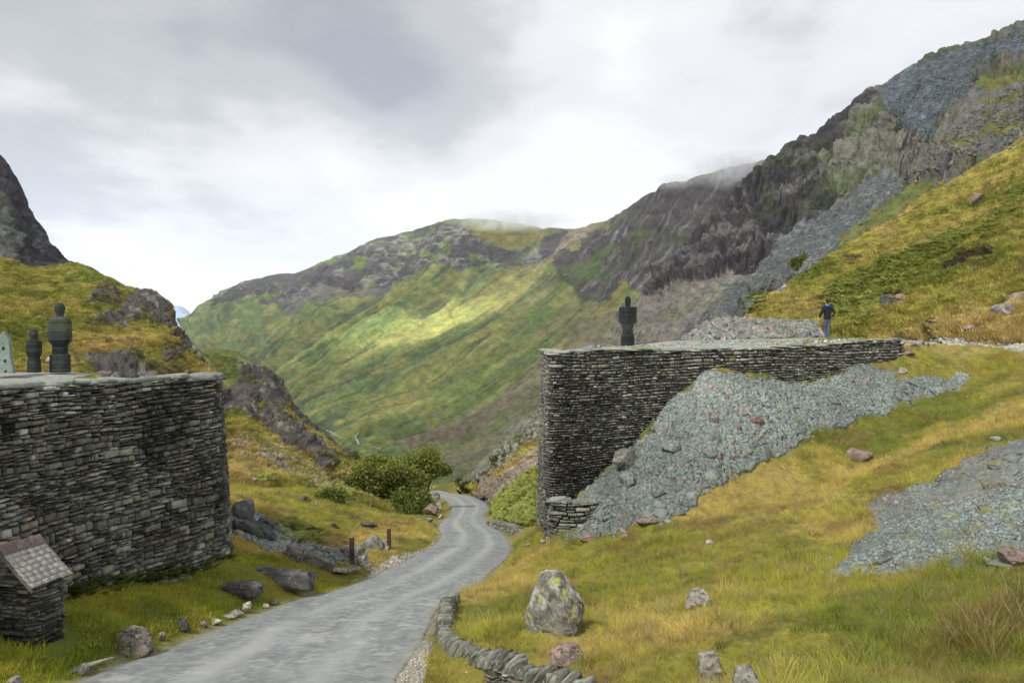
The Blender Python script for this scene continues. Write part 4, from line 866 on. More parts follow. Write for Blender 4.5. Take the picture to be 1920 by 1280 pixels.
for lab, px, py, w, h, b in (
 ('brown stump-shaped stone between the split boulder and the road edge', 303, 1202, 18, 18, PKR), ('grey stone first in the row along the left road edge', 382, 1178, 18, 14, G1), ('wide pale stone in the row along the left road edge', 403, 1172, 26, 12, WH),
 ('flat white sliver of stone at the left road edge', 428, 1162, 24, 8, WH), ('long buff stone behind the flat white sliver', 437, 1157, 30, 12, G2), ('tallest pointed pale stone of the left road edge row', 463, 1151, 22, 22, WH),
 ('tiny pale stone past the tallest one of the left road edge row', 498, 1140, 12, 8, WH), ('small brown stone last in the left road edge row', 512, 1134, 15, 10, PKR), ('flat brown stone near the road at the bottom left', 155, 1267, 22, 24, G1), ('pale stone in the bottom left corner of the verge', 22, 1284, 30, 14, G2),
 ('low pale stone before the nearer wooden post', 642, 1079, 40, 12, WH), ('brown topped stone between the low pale stone and the nearer post', 664, 1076, 28, 16, G2), ('rounded pale stone at the foot of the nearer post', 680, 1062, 24, 22, WH), ('small buff stone on the gravel side of the nearer post', 690, 1070, 18, 14, G2),
 ('dark stone sitting on the crest of the yellow bank', 571, 944, 22, 15, DKR), ('smaller reddish stone beside the dark one on the yellow bank', 591, 948, 12, 9, PKR), ('dark stone half sunk low on the yellow bank', 690, 990, 34, 10, DKR), ('dark stone in a hollow left of the half sunk one', 625, 992, 18, 11, DKR),
 ('black stone under the lowest leaves of the trees', 735, 966, 12, 8, DKR), ('pale stone on the slope just behind the yellow bank crest', 420 + 56, 905, 16, 10, G2),
 ('small pale stone in the grass between the road bend and the right wall', 1018, 1021, 14, 9, WH), ('tiny grey stone in the grass left of the right wall foot', 990, 1024, 8, 6, G2), ('flat pinkish stone at the lower lip of the scree', 1216, 984, 60, 14, PKR), ('low pinkish stone where the scree meets the grass below the plinth', 1110, 1016, 46, 12, PKR),
 ('bleached crooked stone in the deep green grass', 1332, 1024, 16, 12, WH), ('grey boulder leaning on the right wall in the scree', 1172, 884, 52, 42, (0.19, 0.19, 0.165)),
 ('pale upright slab below the leaning boulder in the scree', 1178, 915, 34, 34, SLR), ('white stone high in the scree below the wall', 1341, 768, 12, 10, WH), ('round grey stone in the middle of the scree', 1338, 796, 20, 22, G1), ('rosy block in the right half of the scree', 1418, 800, 34, 20, PKR),
 ('buff stone above the rosy block in the scree', 1402, 776, 18, 14, G2), ('flat grey slab half way down the scree', 1262, 850, 42, 24, SLR), ('rough brown outcrop stone in the grass between the two slate patches', 1622, 866, 62, 24, PKR),
 ('pinkish boulder on the right edge of the lower slate patch', 1900, 1060, 60, 26, PKR), ('thin white stone at the top edge of the lower slate patch', 1868, 826, 26, 8, WH), ('pale block in the grass just below the end of the right wall', 1694, 702, 22, 14, G2),
 ('white boulder beside the footpath on the hillside', 1766, 642, 16, 10, WH), ('pink stone below the right wall end', 1700, 668, 36, 12, PKR), ('brown rock on the upper golden hillside', 1836, 380, 26, 18, PKR),
 ('grey rock outcrop at the right edge of the golden hillside', 1898, 592, 56, 24, G1), ('dark rock outcrop above the walking person', 1662, 574, 26, 22, DKR), ('pinkish rock beside the dark outcrop above the person', 1692, 560, 26, 10, PKR), ('small pinkish ledge rock on the golden slope', 1755, 606, 34, 8, PKR), ('brown rock under the turf overhang of the golden slope', 1822, 622, 24, 14, PKR),
 ('pale rock on the left knoll behind the small figure', 90, 680, 14, 12, WH), ('grey rock high on the left knoll', 72, 597, 10, 6, G1)):
    rock(lab, px, py, w, h, b, name='stone', cat='stone')
# quarried blocks by the end of the left wall
rock('grey quarried block wedged against the end of the left wall', 448, 972, 42, 32, (0.17, 0.175, 0.175), name='slate_block', cat='block', seed=71, flat=0.6, depth=1.0)
rock('dark jutting slab under the wedged block', 470, 1004, 84, 30, (0.10, 0.105, 0.105), name='slate_block', cat='block', seed=72, flat=0.45, depth=0.6, tilt=(0.1, 0.35, 0))
rock('thin grey slab standing on edge at the top of the slate spill', 502, 994, 44, 24, (0.17, 0.165, 0.165), name='slate_slab', cat='slab', seed=73, flat=0.5, depth=0.18, tilt=(0, 0.3, 0))
rock('tipped flat topped block in the middle of the slate spill', 551, 1050, 36, 32, (0.21, 0.20, 0.19), name='slate_block', cat='block', seed=74, flat=0.5, depth=1.1, tilt=(0.25, 0.45, 0))
rock('long brown slab at the lower edge of the slate spill', 596, 1062, 60, 22, (0.17, 0.15, 0.13), name='slate_slab', cat='slab', seed=75, flat=0.4, depth=0.4, tilt=(0, 0.35, 0))
rock('slanting grey slab between the two wooden posts, peaked', 696, 1032, 42, 28, (0.28, 0.275, 0.255), name='slate_slab', cat='slab', seed=76, flat=0.5, depth=0.4, tilt=(0, -0.55, 0))
rock('broad whitish slab lying against the peaked slab near the far post', 712, 1032, 42, 18, WH, name='slate_slab', cat='slab', seed=77, flat=0.5, depth=0.6, tilt=(0, 0.15, 0))
rock('flat grey slab behind the nearer wooden post', 660, 1036, 46, 12, (0.25, 0.25, 0.235), name='slate_slab', cat='slab', seed=78, flat=0.4, depth=0.7)
for lab, px, py, w, h, b in (('pale boulder of the heap under the tallest tree, nearest the road', 823, 958, 16, 16, G2), ('dark cleft boulder of the heap under the tallest tree', 806, 966, 26, 22, PKR), ('leaning boulder at the trunk of the tallest tree', 812, 950, 20, 20, G1), ('small white stone below the boulder heap on the road verge', 826, 972, 12, 8, WH), ('grey boulder by the far road bend behind the tree', 816, 938, 18, 18, G1), ('rounded grey boulder on the verge left of the road narrows', 804, 980, 14, 10, G1)):
    rock(lab, px, py, w, h, b, name='boulder', cat='boulder')

# ---------------------------------------------------------------- low roadside walls
def low_wall(label, path, h, seed, cop=True, cat='wall', thick=0.28, up=0.16):
    pts = np.array(path); z0 = pts[:, 2]
    root = empty('kerb_wall', tuple(pts[len(pts) // 2])); tag(root, label, cat, 'low stone walls along the right side of the road'); T = [(x, y, z) for x, y, z in pts]; B = outw(T, 0.05, z0 - h)
    rel(stonework('stonework', T, B, root, (0.05, 0.10), (0.12, 0.32), seed, bright=1.45, sag=0.02, bulge=0.07), root)
    V, Fc, Cc = [], [], []; r = random.Random(seed); T2 = cr(pts, 300); seg = np.r_[0, np.cumsum(np.linalg.norm(np.diff(T2, axis=0), axis=1))]; tan = np.gradient(T2[:, :2], axis=0); tan /= np.linalg.norm(tan, axis=1, keepdims=True)
    s = 0
    while s < seg[-1] - 0.05:
        w = r.uniform(0.025, 0.085); k = int(np.interp(s, seg, np.arange(300))); c, t_ = T2[k], tan[k]; nn = np.array((t_[1], -t_[0])); hh = up * r.uniform(0.5, 1.35); dp = thick * r.uniform(0.8, 1.15); lean = r.uniform(0.0, 0.16); jt = r.uniform(0.35, 1.0); jo = r.uniform(-0.3, 0.3); base = len(V); sk = r.uniform(-0.04, 0.04)
        for zz, sc_ in ((-0.04, 1.0), (hh * 0.6, 0.97), (hh, jt)):
            for (u, v) in ((-w / 2, -0.5), (w / 2, -0.5), (w / 2, 0.5), (-w / 2, 0.5)):
                v2 = (v * dp * sc_) + (jo * dp * (1 - jt) if zz == hh else 0) - dp * 0.42 + r.uniform(-0.03, 0.03); u2 = u + lean * zz / up + sk * v
                V.append((c[0] + t_[0] * u2 + nn[0] * v2, c[1] + t_[1] * u2 + nn[1] * v2, c[2] + zz + r.uniform(-0.01, 0.01)))
        for lv in (0, 4):
            for q in range(4): Fc.append((base + lv + q, base + lv + (q + 1) % 4, base + lv + 4 + (q + 1) % 4, base + lv + 4 + q))
        Fc.append((base + 8, base + 9, base + 10, base + 11)); Cc += [np.array((0.215, 0.22, 0.185)) * r.uniform(0.45, 1.3)] * 12
        s += w * r.uniform(1.1, 1.5)
    rel(mesh_obj('coping', V, np.array(Fc, np.int32), M['stone'], np.array(Cc), root), root); return root
kp = [P(842, 1124, 19.2), P(829, 1140, 17.8), P(823, 1168, 16.0), P(824, 1196, 14.6), P(840, 1222, 13.5), P(878, 1238, 12.9), P(930, 1252, 12.4), P(985, 1272, 11.9), P(1045, 1292, 11.4), P(1100, 1310, 11.0)]
low_wall('low kerb wall with upright slate coping curving along the near right side of the road', kp, 0.75, 41, up=0.2)
kp2 = [P(912, 978, 46), P(930, 981, 43), P(948, 985, 40.5), P(966, 992, 38), P(982, 1003, 35.8)]
low_wall('low stone wall below the fern bank on the inside of the middle bend', kp2, 0.7, 42, up=0.12, thick=0.4)
kp3 = [P(883, 925, 104), P(893, 927, 97), P(904, 932, 89), P(912, 938, 82), P(918, 944, 77)]
low_wall('farthest low stone wall on the right of the top bend', kp3, 0.9, 43, up=0.15, thick=0.45)

# ---------------------------------------------------------------- stone hut with slate roof
hut = empty('stone_hut', (-6.80, 12.0, -4.6)); tag(hut, 'small dry stone shelter with a pale slate roof below the left wall', 'hut')
hx0, hx1, hy0, hy1 = -7.80, -6.80, 12.0, 12.62
ct = [(hx0, hy0, -3.68), (-7.5, hy0 - 0.01, -3.68), (-7.1, hy0 - 0.01, -3.68), (hx1, hy0, -3.68), (hx1 + 0.01, 12.3, -3.68), (hx1 + 0.01, 12.45, -3.68), (hx1, hy1, -3.68)]
rel(stonework('wall', ct, [(x, y, -4.85) for x, y, z in ct], hut, (0.04, 0.085), (0.14, 0.40), 51, sag=0.01, bulge=0.07, bright=0.75, darken=lambda x, y, z: 0.35 + 0.65 * min(1, max(0, (z + 4.6) / 0.55))), hut)  # wall stones get darker towards the bottom
gt = [(-7.62, hy0 + 0.01, -3.62), (-7.25, hy0 + 0.01, -3.26), (-6.90, hy0 + 0.01, -3.62)]
V = [(hx0 + 0.04, hy0 + 0.05, -3.70), (hx1 - 0.04, hy0 + 0.05, -3.70), (-7.30, hy0 + 0.05, -3.27), (hx0 + 0.04, hy1, -3.70), (hx1 - 0.04, hy1, -3.70), (-7.30, hy1, -3.27), (hx0 + 0.04, hy0 + 0.05, -4.9), (hx1 - 0.04, hy0 + 0.05, -4.9), (hx0 + 0.04, hy1, -4.9), (hx1 - 0.04, hy1, -4.9)]
rel(mesh_obj('core', V, [(0, 1, 2), (3, 5, 4), (6, 7, 1, 0), (7, 9, 4, 1), (9, 8, 3, 4), (8, 6, 0, 3), (0, 2, 5, 3), (1, 4, 5, 2)], M['stone'], np.tile((0.07, 0.07, 0.065), (10, 1)), hut), hut)
V, Fc, Cc = [], [], []; r = random.Random(5)
for z0 in np.arange(-3.68, -3.30, 0.055):   # gable courses
    hw = (-3.26 - z0) * 1.14; x = -7.30 - hw
    while x < -7.30 + hw:
        l = r.uniform(0.12, 0.3); x1 = min(x + l, -7.30 + hw); b = len(V); d = r.uniform(-0.03, 0.02)
        V += [(x + 0.006, hy0 + d, z0 + 0.006), (x1 - 0.006, hy0 + d, z0 + 0.006), (x1 - 0.006, hy0 + d, z0 + 0.048), (x + 0.006, hy0 + d, z0 + 0.048), (x, hy0 + 0.1, z0), (x1, hy0 + 0.1, z0), (x1, hy0 + 0.1, z0 + 0.052), (x, hy0 + 0.1, z0 + 0.052)]
        Fc += [(b, b + 1, b + 2, b + 3), (b, b + 4, b + 5, b + 1), (b + 1, b + 5, b + 6, b + 2), (b + 2, b + 6, b + 7, b + 3), (b + 3, b + 7, b + 4, b)]; Cc += [STC[r.randrange(3)] * r.uniform(0.6, 1.2)] * 8; x = x1
rel(mesh_obj('gable', V, np.array(Fc, np.int32), M['stone'], np.array(Cc), hut), hut)
roof = empty('roof', hut.location); roof.parent = hut; roof.location = (0, 0, 0)
V, Fc, Cc = [], [], []
for side in (1, -1):
    a = Vector((-7.30, 0, -3.20)); e = Vector((-7.30 + side * 0.56, 0, -3.69)); dv = (e - a).normalized(); ln = (e - a).length; nv = Vector((-dv.z * side, 0, dv.x * side)); nv = nv if nv.z > 0 else -nv
    rows = 8
    for k in range(rows):
        y = hy0 - 0.06 - (0.03 if k % 2 else 0.08)
        while y < hy1 + 0.05:
            wd = r.uniform(0.09, 0.17); y1 = min(y + wd, hy1 + 0.07); y0_ = max(y, hy0 - 0.07)
            if y1 - y0_ > 0.02:
                s0, s1 = ln * k / rows - 0.01, ln * (k + 1) / rows + 0.012 + r.uniform(-0.004, 0.008); b = len(V); o1, o2 = 0.012, 0.028 + r.uniform(0, 0.006)
                for (s_, of) in ((s0, o1), (s1, o2)):
                    for yy_ in (y0_ + 0.003, y1 - 0.003):
                        pq = a + dv * s_ + nv * of; V.append((pq.x, yy_, pq.z)); pq = pq - nv * 0.013; V.append((pq.x, yy_, pq.z))
                Fc += [(b, b + 2, b + 6, b + 4), (b + 4, b + 6, b + 7, b + 5), (b, b + 4, b + 5, b + 1), (b + 2, b + 3, b + 7, b + 6)]; Cc += [np.array((0.40, 0.38, 0.35)) * r.uniform(0.88, 1.1)] * 8
            y = y1
rf = mesh_obj('slates', V, np.array(Fc, np.int32), M['slab'], np.array(Cc), roof); rf.matrix_parent_inverse = Matrix.Translation(hut.location).inverted()
V, Fc, Cc = [], [], []
y = hy0 - 0.08
for l in (0.27, 0.25, 0.25):
    b = len(V); 
    for yy_ in (y + 0.005, y + l - 0.005):
        for (dx, dz_) in ((-0.11, -0.09), (0, 0.03), (0.11, -0.09), (0.10, -0.125), (0, -0.01), (-0.10, -0.125)): V.append((-7.30 + dx, yy_, -3.16 + dz_))
    for q in range(6): Fc.append((b + q, b + (q + 1) % 6, b + 6 + (q + 1) % 6, b + 6 + q))
    Fc += [(b, b + 1, b + 4, b + 5), (b + 1, b + 2, b + 3, b + 4), (b + 6, b + 7, b + 10, b + 11), (b + 7, b + 8, b + 9, b + 10)]; Cc += [np.array((0.25, 0.195, 0.17)) * r.uniform(0.85, 1.1)] * 12; y += l
rd = mesh_obj('ridge_tiles', V, np.array(Fc, np.int32), M['slab'], np.array(Cc), roof); rd.matrix_parent_inverse = Matrix.Translation(hut.location).inverted()
V, Fc = [], []
for side in (1,):
    a = Vector((-7.30, 0, -3.215)); e = Vector((-6.73, 0, -3.71)); b = len(V)
    for p_ in (a, e):
        for dy_ in (-0.075, -0.045):
            for dz_ in (0, -0.045): V.append((p_.x, hy0 + dy_, p_.z + dz_))
    Fc += [(0, 1, 5, 4), (2, 6, 7, 3), (0, 4, 6, 2), (1, 3, 7, 5), (4, 5, 7, 6), (0, 2, 3, 1)]
rel(mesh_obj('verge_board', V, Fc, M['wood'], np.tile((0.20, 0.17, 0.15), (len(V), 1)), hut), hut)
bpy.context.view_layer.update(); hut.rotation_euler.z = math.radians(-15)
V = [(-6.42 + dx, 12.05 + dy, z) for z in (-4.72, -4.70) for dx, dy in ((0, 0), (0.18, 0.02), (0.55, 0.45), (0.2, 0.3))]
o = mesh_obj('slate_slab', [(x, y, z + (x + 6.42) * 0.1 + gz(-6.2, 12.3) + 4.78) for x, y, z in V], [(0, 1, 2, 3), (4, 5, 6, 7), (0, 1, 5, 4), (1, 2, 6, 5), (2, 3, 7, 6), (3, 0, 4, 7)], M['slab'], np.tile(np.array((0.30, 0.32, 0.30)), (8, 1))); tag(o, 'thin pale slate offcut lying on the grass at the corner of the hut', 'slab')

# ---------------------------------------------------------------- carved slate figures
def figure(label, px, py, D, hpx, parts, rz, group, square=2.6):
    k = D / F; p = P(px, py, D); root = empty('slate_figure', (p[0], p[1], p[2]), rz); tag(root, label, 'sculpture', group); r = random.Random(int(px))
    Ht = hpx * k; out_ = []
    for pname, prof, sq, tintc in parts:      # prof: (height fraction, width px, depth px)
        V, Fc, Cc = [], [], []; z0, z1 = prof[0][0] * Ht, prof[-1][0] * Ht; z = z0; hs = np.array([q[0] for q in prof]) * Ht; ws = np.array([q[1] for q in prof]) * k; ds = np.array([q[2] for q in prof]) * k
        m = 40
        while z < z1 - 1e-4:
            th = min(r.uniform(0.012, 0.028), z1 - z); jx, jy, js = r.uniform(-0.003, 0.003), r.uniform(-0.003, 0.003), r.uniform(0.985, 1.012); b = len(V); cc = np.array(tintc) * r.uniform(0.65, 1.3)
            for zz, ins in ((z + 0.0015, 0.985), (z + th * 0.25, 1.0), (z + th * 0.8, 1.0), (z + th - 0.0015, 0.985)):
                w_, d_ = np.interp(zz, hs, ws) / 2 * js * ins, np.interp(zz, hs, ds) / 2 * js * ins
                for q in range(m):
                    a = 2 * math.pi * q / m; ca, sa = math.cos(a), math.sin(a); e = (abs(ca) ** sq + abs(sa) ** sq) ** (-1 / sq); V.append((ca * e * w_ + jx, sa * e * d_ + jy, zz)); Cc.append(cc)
            for lv in range(3):
                for q in range(m): Fc.append((b + lv * m + q, b + lv * m + (q + 1) % m, b + (lv + 1) * m + (q + 1) % m, b + (lv + 1) * m + q))
            Fc.append(tuple(b + 3 * m + q for q in range(m))); Fc.append(tuple(b + q for q in range(m))[::-1]); z += th
        mesh_obj(pname, V, Fc, M['statue'], np.array(Cc), root)
    return root
SG = (0.034, 0.043, 0.042); SG2 = (0.052, 0.064, 0.058)
figure('tall slate figure with a rounded head on the left wall', 113, 698, 17.5, 131, [
 ('base', [(0, 34, 30), (0.13, 33, 30), (0.25, 33, 30), (0.262, 27, 24)], 3.5, SG2), ('waist', [(0.262, 26, 23), (0.345, 26, 22), (0.36, 25, 21), (0.40, 28, 24), (0.435, 34, 27), (0.46, 39, 29)], 3.5, SG), ('torso', [(0.46, 39, 29), (0.60, 39, 29), (0.72, 38, 28), (0.765, 32, 24), (0.80, 20, 17)], 4.5, SG2), ('head', [(0.80, 13, 13), (0.84, 14, 14), (0.87, 18, 17), (0.91, 19.5, 18), (0.95, 18.5, 17), (0.98, 14, 13), (1.0, 6, 6)], 2.2, SG2)], 0.1, 'slate figures on the walls')
figure('short slate figure beside the tall one on the left wall', 64, 698, 17.2, 81, [
 ('base', [(0, 23, 20), (0.25, 22, 20), (0.31, 19.5, 17)], 3, SG2), ('waist', [(0.31, 19, 16), (0.35, 20, 17), (0.45, 26, 20)], 3, SG), ('torso', [(0.45, 26, 20), (0.68, 26, 20), (0.735, 22, 18), (0.76, 14, 13)], 4, SG), ('head', [(0.76, 13, 13), (0.80, 14, 14), (0.87, 16, 15), (0.94, 15, 14), (0.98, 11, 10), (1.0, 5, 5)], 2.4, SG)], -0.15, 'slate figures on the walls')
figure('slate figure with a square cut chest standing on the right platform', 1177, 648, 32, 93, [
 ('base', [(0, 24, 22), (0.22, 23, 21), (0.24, 20, 19)], 2.8, SG), ('waist', [(0.24, 19, 17), (0.33, 18, 17), (0.36, 19, 18), (0.43, 22, 21), (0.455, 27, 26)], 2.6, SG), ('torso', [(0.455, 22, 22), (0.47, 25.5, 25.5), (0.765, 25.5, 25.5), (0.785, 22, 22)], 9, SG), ('head', [(0.785, 9, 9), (0.82, 9, 9), (0.87, 11, 11), (0.95, 10.5, 10.5), (0.985, 7, 7), (1.0, 3, 3)], 2.2, (0.03, 0.031, 0.036))], 0.62, 'slate figures on the walls')
# pierced slab at the left edge
ps = empty('pierced_slab', tuple(P(6, 700, 16.5))); tag(ps, 'pale green standing slate with round holes at the left edge', 'sculpture')
bm = bmesh.new(); k = 16.5 / F
outl = [(-30, 0), (20, 0), (17, 14), (13, 30), (12.5, 48), (11.5, 62), (3, 78), (-10, 70), (-30, 68)]
vs = [bm.verts.new((x * k, 0, (z + 1) * k)) for x, z in outl]; f = bm.faces.new(vs); e = bmesh.ops.extrude_face_region(bm, geom=[f]); bmesh.ops.translate(bm, vec=(0, 0.09, 0), verts=[v for v in e['geom'] if isinstance(v, bmesh.types.BMVert)])
bmesh.ops.bevel(bm, geom=bm.edges[:], offset=0.006, segments=2, affect='EDGES')
me = bpy.data.meshes.new('slab'); bm.to_mesh(me); bm.free(); ca = me.color_attributes.new('tint', 'FLOAT_COLOR', 'POINT'); ca.data.foreach_set('color', np.tile((0.245, 0.30, 0.275, 1), (len(me.vertices), 1)).astype(np.float32).ravel()); me.materials.append(M['slab'])
so = bpy.data.objects.new('slab', me); C.objects.link(so); so.parent = ps
for (hx, hz_) in ((1, 47), (4, 23), (5, 3)):
    cb = bpy.data.meshes.new('cut'); b2 = bmesh.new(); bmesh.ops.create_cone(b2, cap_ends=True, segments=24, radius1=0.035, radius2=0.035, depth=0.5); bmesh.ops.rotate(b2, verts=b2.verts, cent=(0, 0, 0), matrix=Matrix.Rotation(math.pi / 2, 3, 'X')); bmesh.ops.translate(b2, verts=b2.verts, vec=(hx * k, 0.05, hz_ * k)); b2.to_mesh(cb); b2.free()
    co = bpy.data.objects.new('cut', cb); md = so.modifiers.new('b', 'BOOLEAN'); md.object = co; md.solver = 'EXACT'; C.objects.link(co); co.parent = ps
bpy.context.view_layer.update(); dg = bpy.context.evaluated_depsgraph_get(); nm = bpy.data.meshes.new_from_object(so.evaluated_get(dg)); so.modifiers.clear(); so.data = nm
for a_ in list(nm.color_attributes): nm.color_attributes.remove(a_)
ca = nm.color_attributes.new('tint', 'FLOAT_COLOR', 'POINT'); ca.data.foreach_set('color', np.tile((0.20, 0.255, 0.225, 1), (len(nm.vertices), 1)).astype(np.float32).ravel())
for o in [o for o in C.objects if o.name.startswith('cut')]: bpy.data.objects.remove(o)
# big slabs the left figures stand on
for lab, x0, x1, py, D, th, dep in (('thick pale slab under the two left figures', -60, 150, 705, 17.3, 0.085, 1.5), ('lower slab step below the figures on the left wall', -120, 130, 715, 16.0, 0.08, 1.1)):
    a, b = P(x0, py, D), P(x1, py, D); cx, w_ = (a[0] + b[0]) / 2, b[0] - a[0]; V, Fc = rock_mesh(w_, dep, th, int(D * 7), 6, 4, 0.006, flat=0.5); V[:, 0] = np.sign(V[:, 0]) * np.abs(V[:, 0] / (w_ / 2)) ** 0.6 * w_ / 2; V[:, 1] = np.sign(V[:, 1]) * np.abs(V[:, 1] / (dep / 2)) ** 0.6 * dep / 2
    o = mesh_obj('slate_slab', V, Fc, M['slab'], (np.zeros(V.shape) + np.array((0.29, 0.30, 0.27)))); o.location = (cx, D + dep / 2 - 0.6, a[2]); o.rotation_euler = (0, 0, 0.12); tag(o, lab, 'slab')

# ---------------------------------------------------------------- posts
def post(label, px, py, hpx, wpx, lean):
    p = hit(px, py); k = p.y / F; root = empty('wooden_post', p); tag(root, label, 'post', 'wooden posts by the road'); V, Fc = [], []; w_ = wpx * k / 2; hh = hpx * k; r = random.Random(int(px)); n = 9
    for i in range(n):
        t_ = i / (n - 1)
        for (u, v) in ((-1, -1), (0, -1.05), (1, -1), (1.05, 0), (1, 1), (0, 1.05), (-1, 1), (-1.05, 0)): V.append((u * w_ * (1 - 0.06 * t_) + lean * t_ * hh + r.uniform(-.003, .003), v * w_ + r.uniform(-.003, .003), -0.15 + t_ * (hh + 0.15) + (u * 0.006 if i == n - 1 else 0)))
    for i in range(n - 1):
        for q in range(8): Fc.append((i * 8 + q, i * 8 + (q + 1) % 8, i * 8 + 8 + (q + 1) % 8, i * 8 + 8 + q))
    Fc.append(tuple((n - 1) * 8 + q for q in range(8))); mesh_obj('shaft', V, Fc, M['wood'], np.tile((0.085, 0.05, 0.035), (len(V), 1)), root)
    b = bmesh.new(); bmesh.ops.create_cone(b, cap_ends=True, segments=12, radius1=w_ * 0.95, radius2=w_ * 0.8, depth=0.012); me = bpy.data.meshes.new('top'); b.to_mesh(me); b.free(); me.materials.append(M['wood']); ca = me.color_attributes.new('tint', 'FLOAT_COLOR', 'POINT'); ca.data.foreach_set('color', np.tile((0.25, 0.21, 0.17, 1), (len(me.vertices), 1)).astype(np.float32).ravel()); o = bpy.data.objects.new('top', me); C.objects.link(o); o.parent = root; o.location = (lean * hh, 0, hh + 0.004)
post('brown wooden post nearer the camera, beside the slate spill', 660, 1057, 51, 8, 0.0)
post('farther brown wooden post at the end of the gravel lay-by', 730, 1032, 42, 7, -0.02)
# ---------------------------------------------------------------- loose slate and rubble
bpy.context.view_layer.update(); DG = bpy.context.evaluated_depsgraph_get()
def sample_poly(poly, n, warp=6, rs=None, ws=30):
    """n random view rays through an outline; returns hits on the terrain (location, normal, object, face)"""
    rs = rs or R; P_ = np.array(poly, float); lo, hi = P_.min(0) - warp, P_.max(0) + warp; outp = []
    while len(outp) < n:
        k = max(2000, n); q = rs.uniform(lo, hi, (k, 2)); q = q[inpoly(q[:, 0], q[:, 1], poly, warp, ws) > 0]
        if not len(q): break
        for px, py in q[:n - len(outp)]:
            v = Vector(P(px, py, 1.0)).normalized(); ok, loc, nor, idx, ob, mt = S.ray_cast(DG, Vector((0, 0, 0)), v)
            outp.append((loc.copy(), nor.copy(), ob, idx) if ok else None)
    return [o for o in outp if o is not None]
def chips(name, label, hits, smin, smax, thin, tint, seed, mat='slate', var=0.35, odd=0.12, oddc=(0.24, 0.19, 0.15), only='ground', tiltv=0.35, power=2.2, kind='stuff', lift=0.3):
    rs = np.random.default_rng(seed); hits = [h for h in hits if only is None or h[2].name.startswith(only)]
    n = len(hits); loc = np.array([h[0][:] for h in hits]); nor = np.array([h[1][:] for h in hits]); nor *= np.sign(nor[:, 2:3] + 1e-9); nor = nor + rs.normal(0, tiltv, (n, 3)); nor /= np.linalg.norm(nor, axis=1, keepdims=True)
    t = rs.normal(size=(n, 3)); t -= (t * nor).sum(1, keepdims=True) * nor; t /= np.linalg.norm(t, axis=1, keepdims=True); b = np.cross(nor, t)
    s = (smin + (smax - smin) * rs.random(n) ** power) * np.clip(1 + 0.5 * fbm(loc[:, 0] / 2.3, loc[:, 1] / 2.3, None, 3, seed + 5), 0.55, 1.6); asp = rs.uniform(0.45, 0.95, n); th = s * rs.uniform(0.5, 1.3, n) * thin
    base = np.array([(-1, -1), (1, -1), (1, 1), (-1, 1)], float); V = np.zeros((n, 8, 3))
    for lv, (zz, shr) in enumerate(((0, 1.0), (1, 0.88))):
        for q in range(4):
            u = base[q, 0] * s / 2 * shr * rs.uniform(0.55, 1.15, n); v = base[q, 1] * s * asp / 2 * shr * rs.uniform(0.55, 1.15, n); w_ = (zz - lift) * th + (rs.uniform(-0.2, 0.2, n) * th)
            V[:, lv * 4 + q] = loc + t * u[:, None] + b * v[:, None] + nor * w_[:, None]
    f = np.array([(0, 3, 2, 1), (4, 5, 6, 7), (0, 1, 5, 4), (1, 2, 6, 5), (2, 3, 7, 6), (3, 0, 4, 7)]); Fc = (np.arange(n)[:, None, None] * 8 + f[None]).reshape(-1, 4).astype(np.int32)
    c = np.array(tint)[None] * rs.uniform(1 - var, 1 + var, (n, 1)); o_ = rs.random(n) < odd; c[o_] = np.array(oddc) * rs.uniform(0.7, 1.3, (o_.sum(), 1))
    c = c * (1 + 0.30 * fbm(loc[:, 0] / 1.6, loc[:, 1] / 1.6, None, 4, seed)[:, None])
    o = mesh_obj(name, V.reshape(-1, 3), Fc, M[mat], np.repeat(c, 8, 0)); tag(o, label, kind=kind); return o
def hits_poly(k, n, warp=6): return sample_poly(POLY[k] if isinstance(k, str) else k, n, warp)
SLC = (0.215, 0.25, 0.235)
hs = hits_poly('scree', 42000, 15); chips('slate_scree', 'blue-grey slate scree spilling down from the right stone wall', hs, 0.04, 0.20, 0.13, (0.182, 0.216, 0.198), 1, only='ground', var=0.30, tiltv=0.17, odd=0.04)
hs = hits_poly('scree2', 26000, 15); chips('slate_scree', 'lower patch of blue-grey slate scree at the right edge', hs, 0.025, 0.11, 0.13, (0.19, 0.225, 0.206), 2, only='ground', var=0.30, tiltv=0.2, odd=0.04)
hs = hits_poly('spill', 1800, 15); chips('slate_scree', 'slate spill running down from the end of the left wall', hs, 0.05, 0.26, 0.2, SLC, 3, only='ground')
hs = hits_poly([(1300, 705), (1380, 705), (1450, 730), (1560, 730), (1600, 700), (1560, 690), (1660, 690), (1560, 770), (1440, 800), (1400, 850), (1330, 870), (1340, 780)], 90, 14); chips('rubble', 'pinkish and buff rubble across the middle of the scree', hs, 0.08, 0.28, 0.4, (0.235, 0.195, 0.165), 4, only='ground', mat='rock')
hs = hits_poly('gravel', 900, 4); chips('gravel', 'pale gravel lay-by left of the road', hs, 0.04, 0.16, 0.5, (0.34, 0.315, 0.27), 5, only='ground')
hs = hits_poly('gravel2', 900, 3); chips('gravel', 'pale gravel strip at the near right road edge', hs, 0.015, 0.05, 0.5, (0.36, 0.34, 0.29), 6, only='ground')
hs = hits_poly('path', 700, 2); chips('gravel', 'pale stones of the footpath along the hillside', hs, 0.05, 0.22, 0.35, (0.33, 0.33, 0.29), 7, only=None)
hs = sample_poly(POLY['scree'], 1500, 30, ws=50) + sample_poly(POLY['scree2'], 1200, 34, ws=50); chips('slate_scree', 'stray slates spreading from the scree into the grass', hs, 0.04, 0.22, 0.16, (0.19, 0.22, 0.205), 41, only='ground')
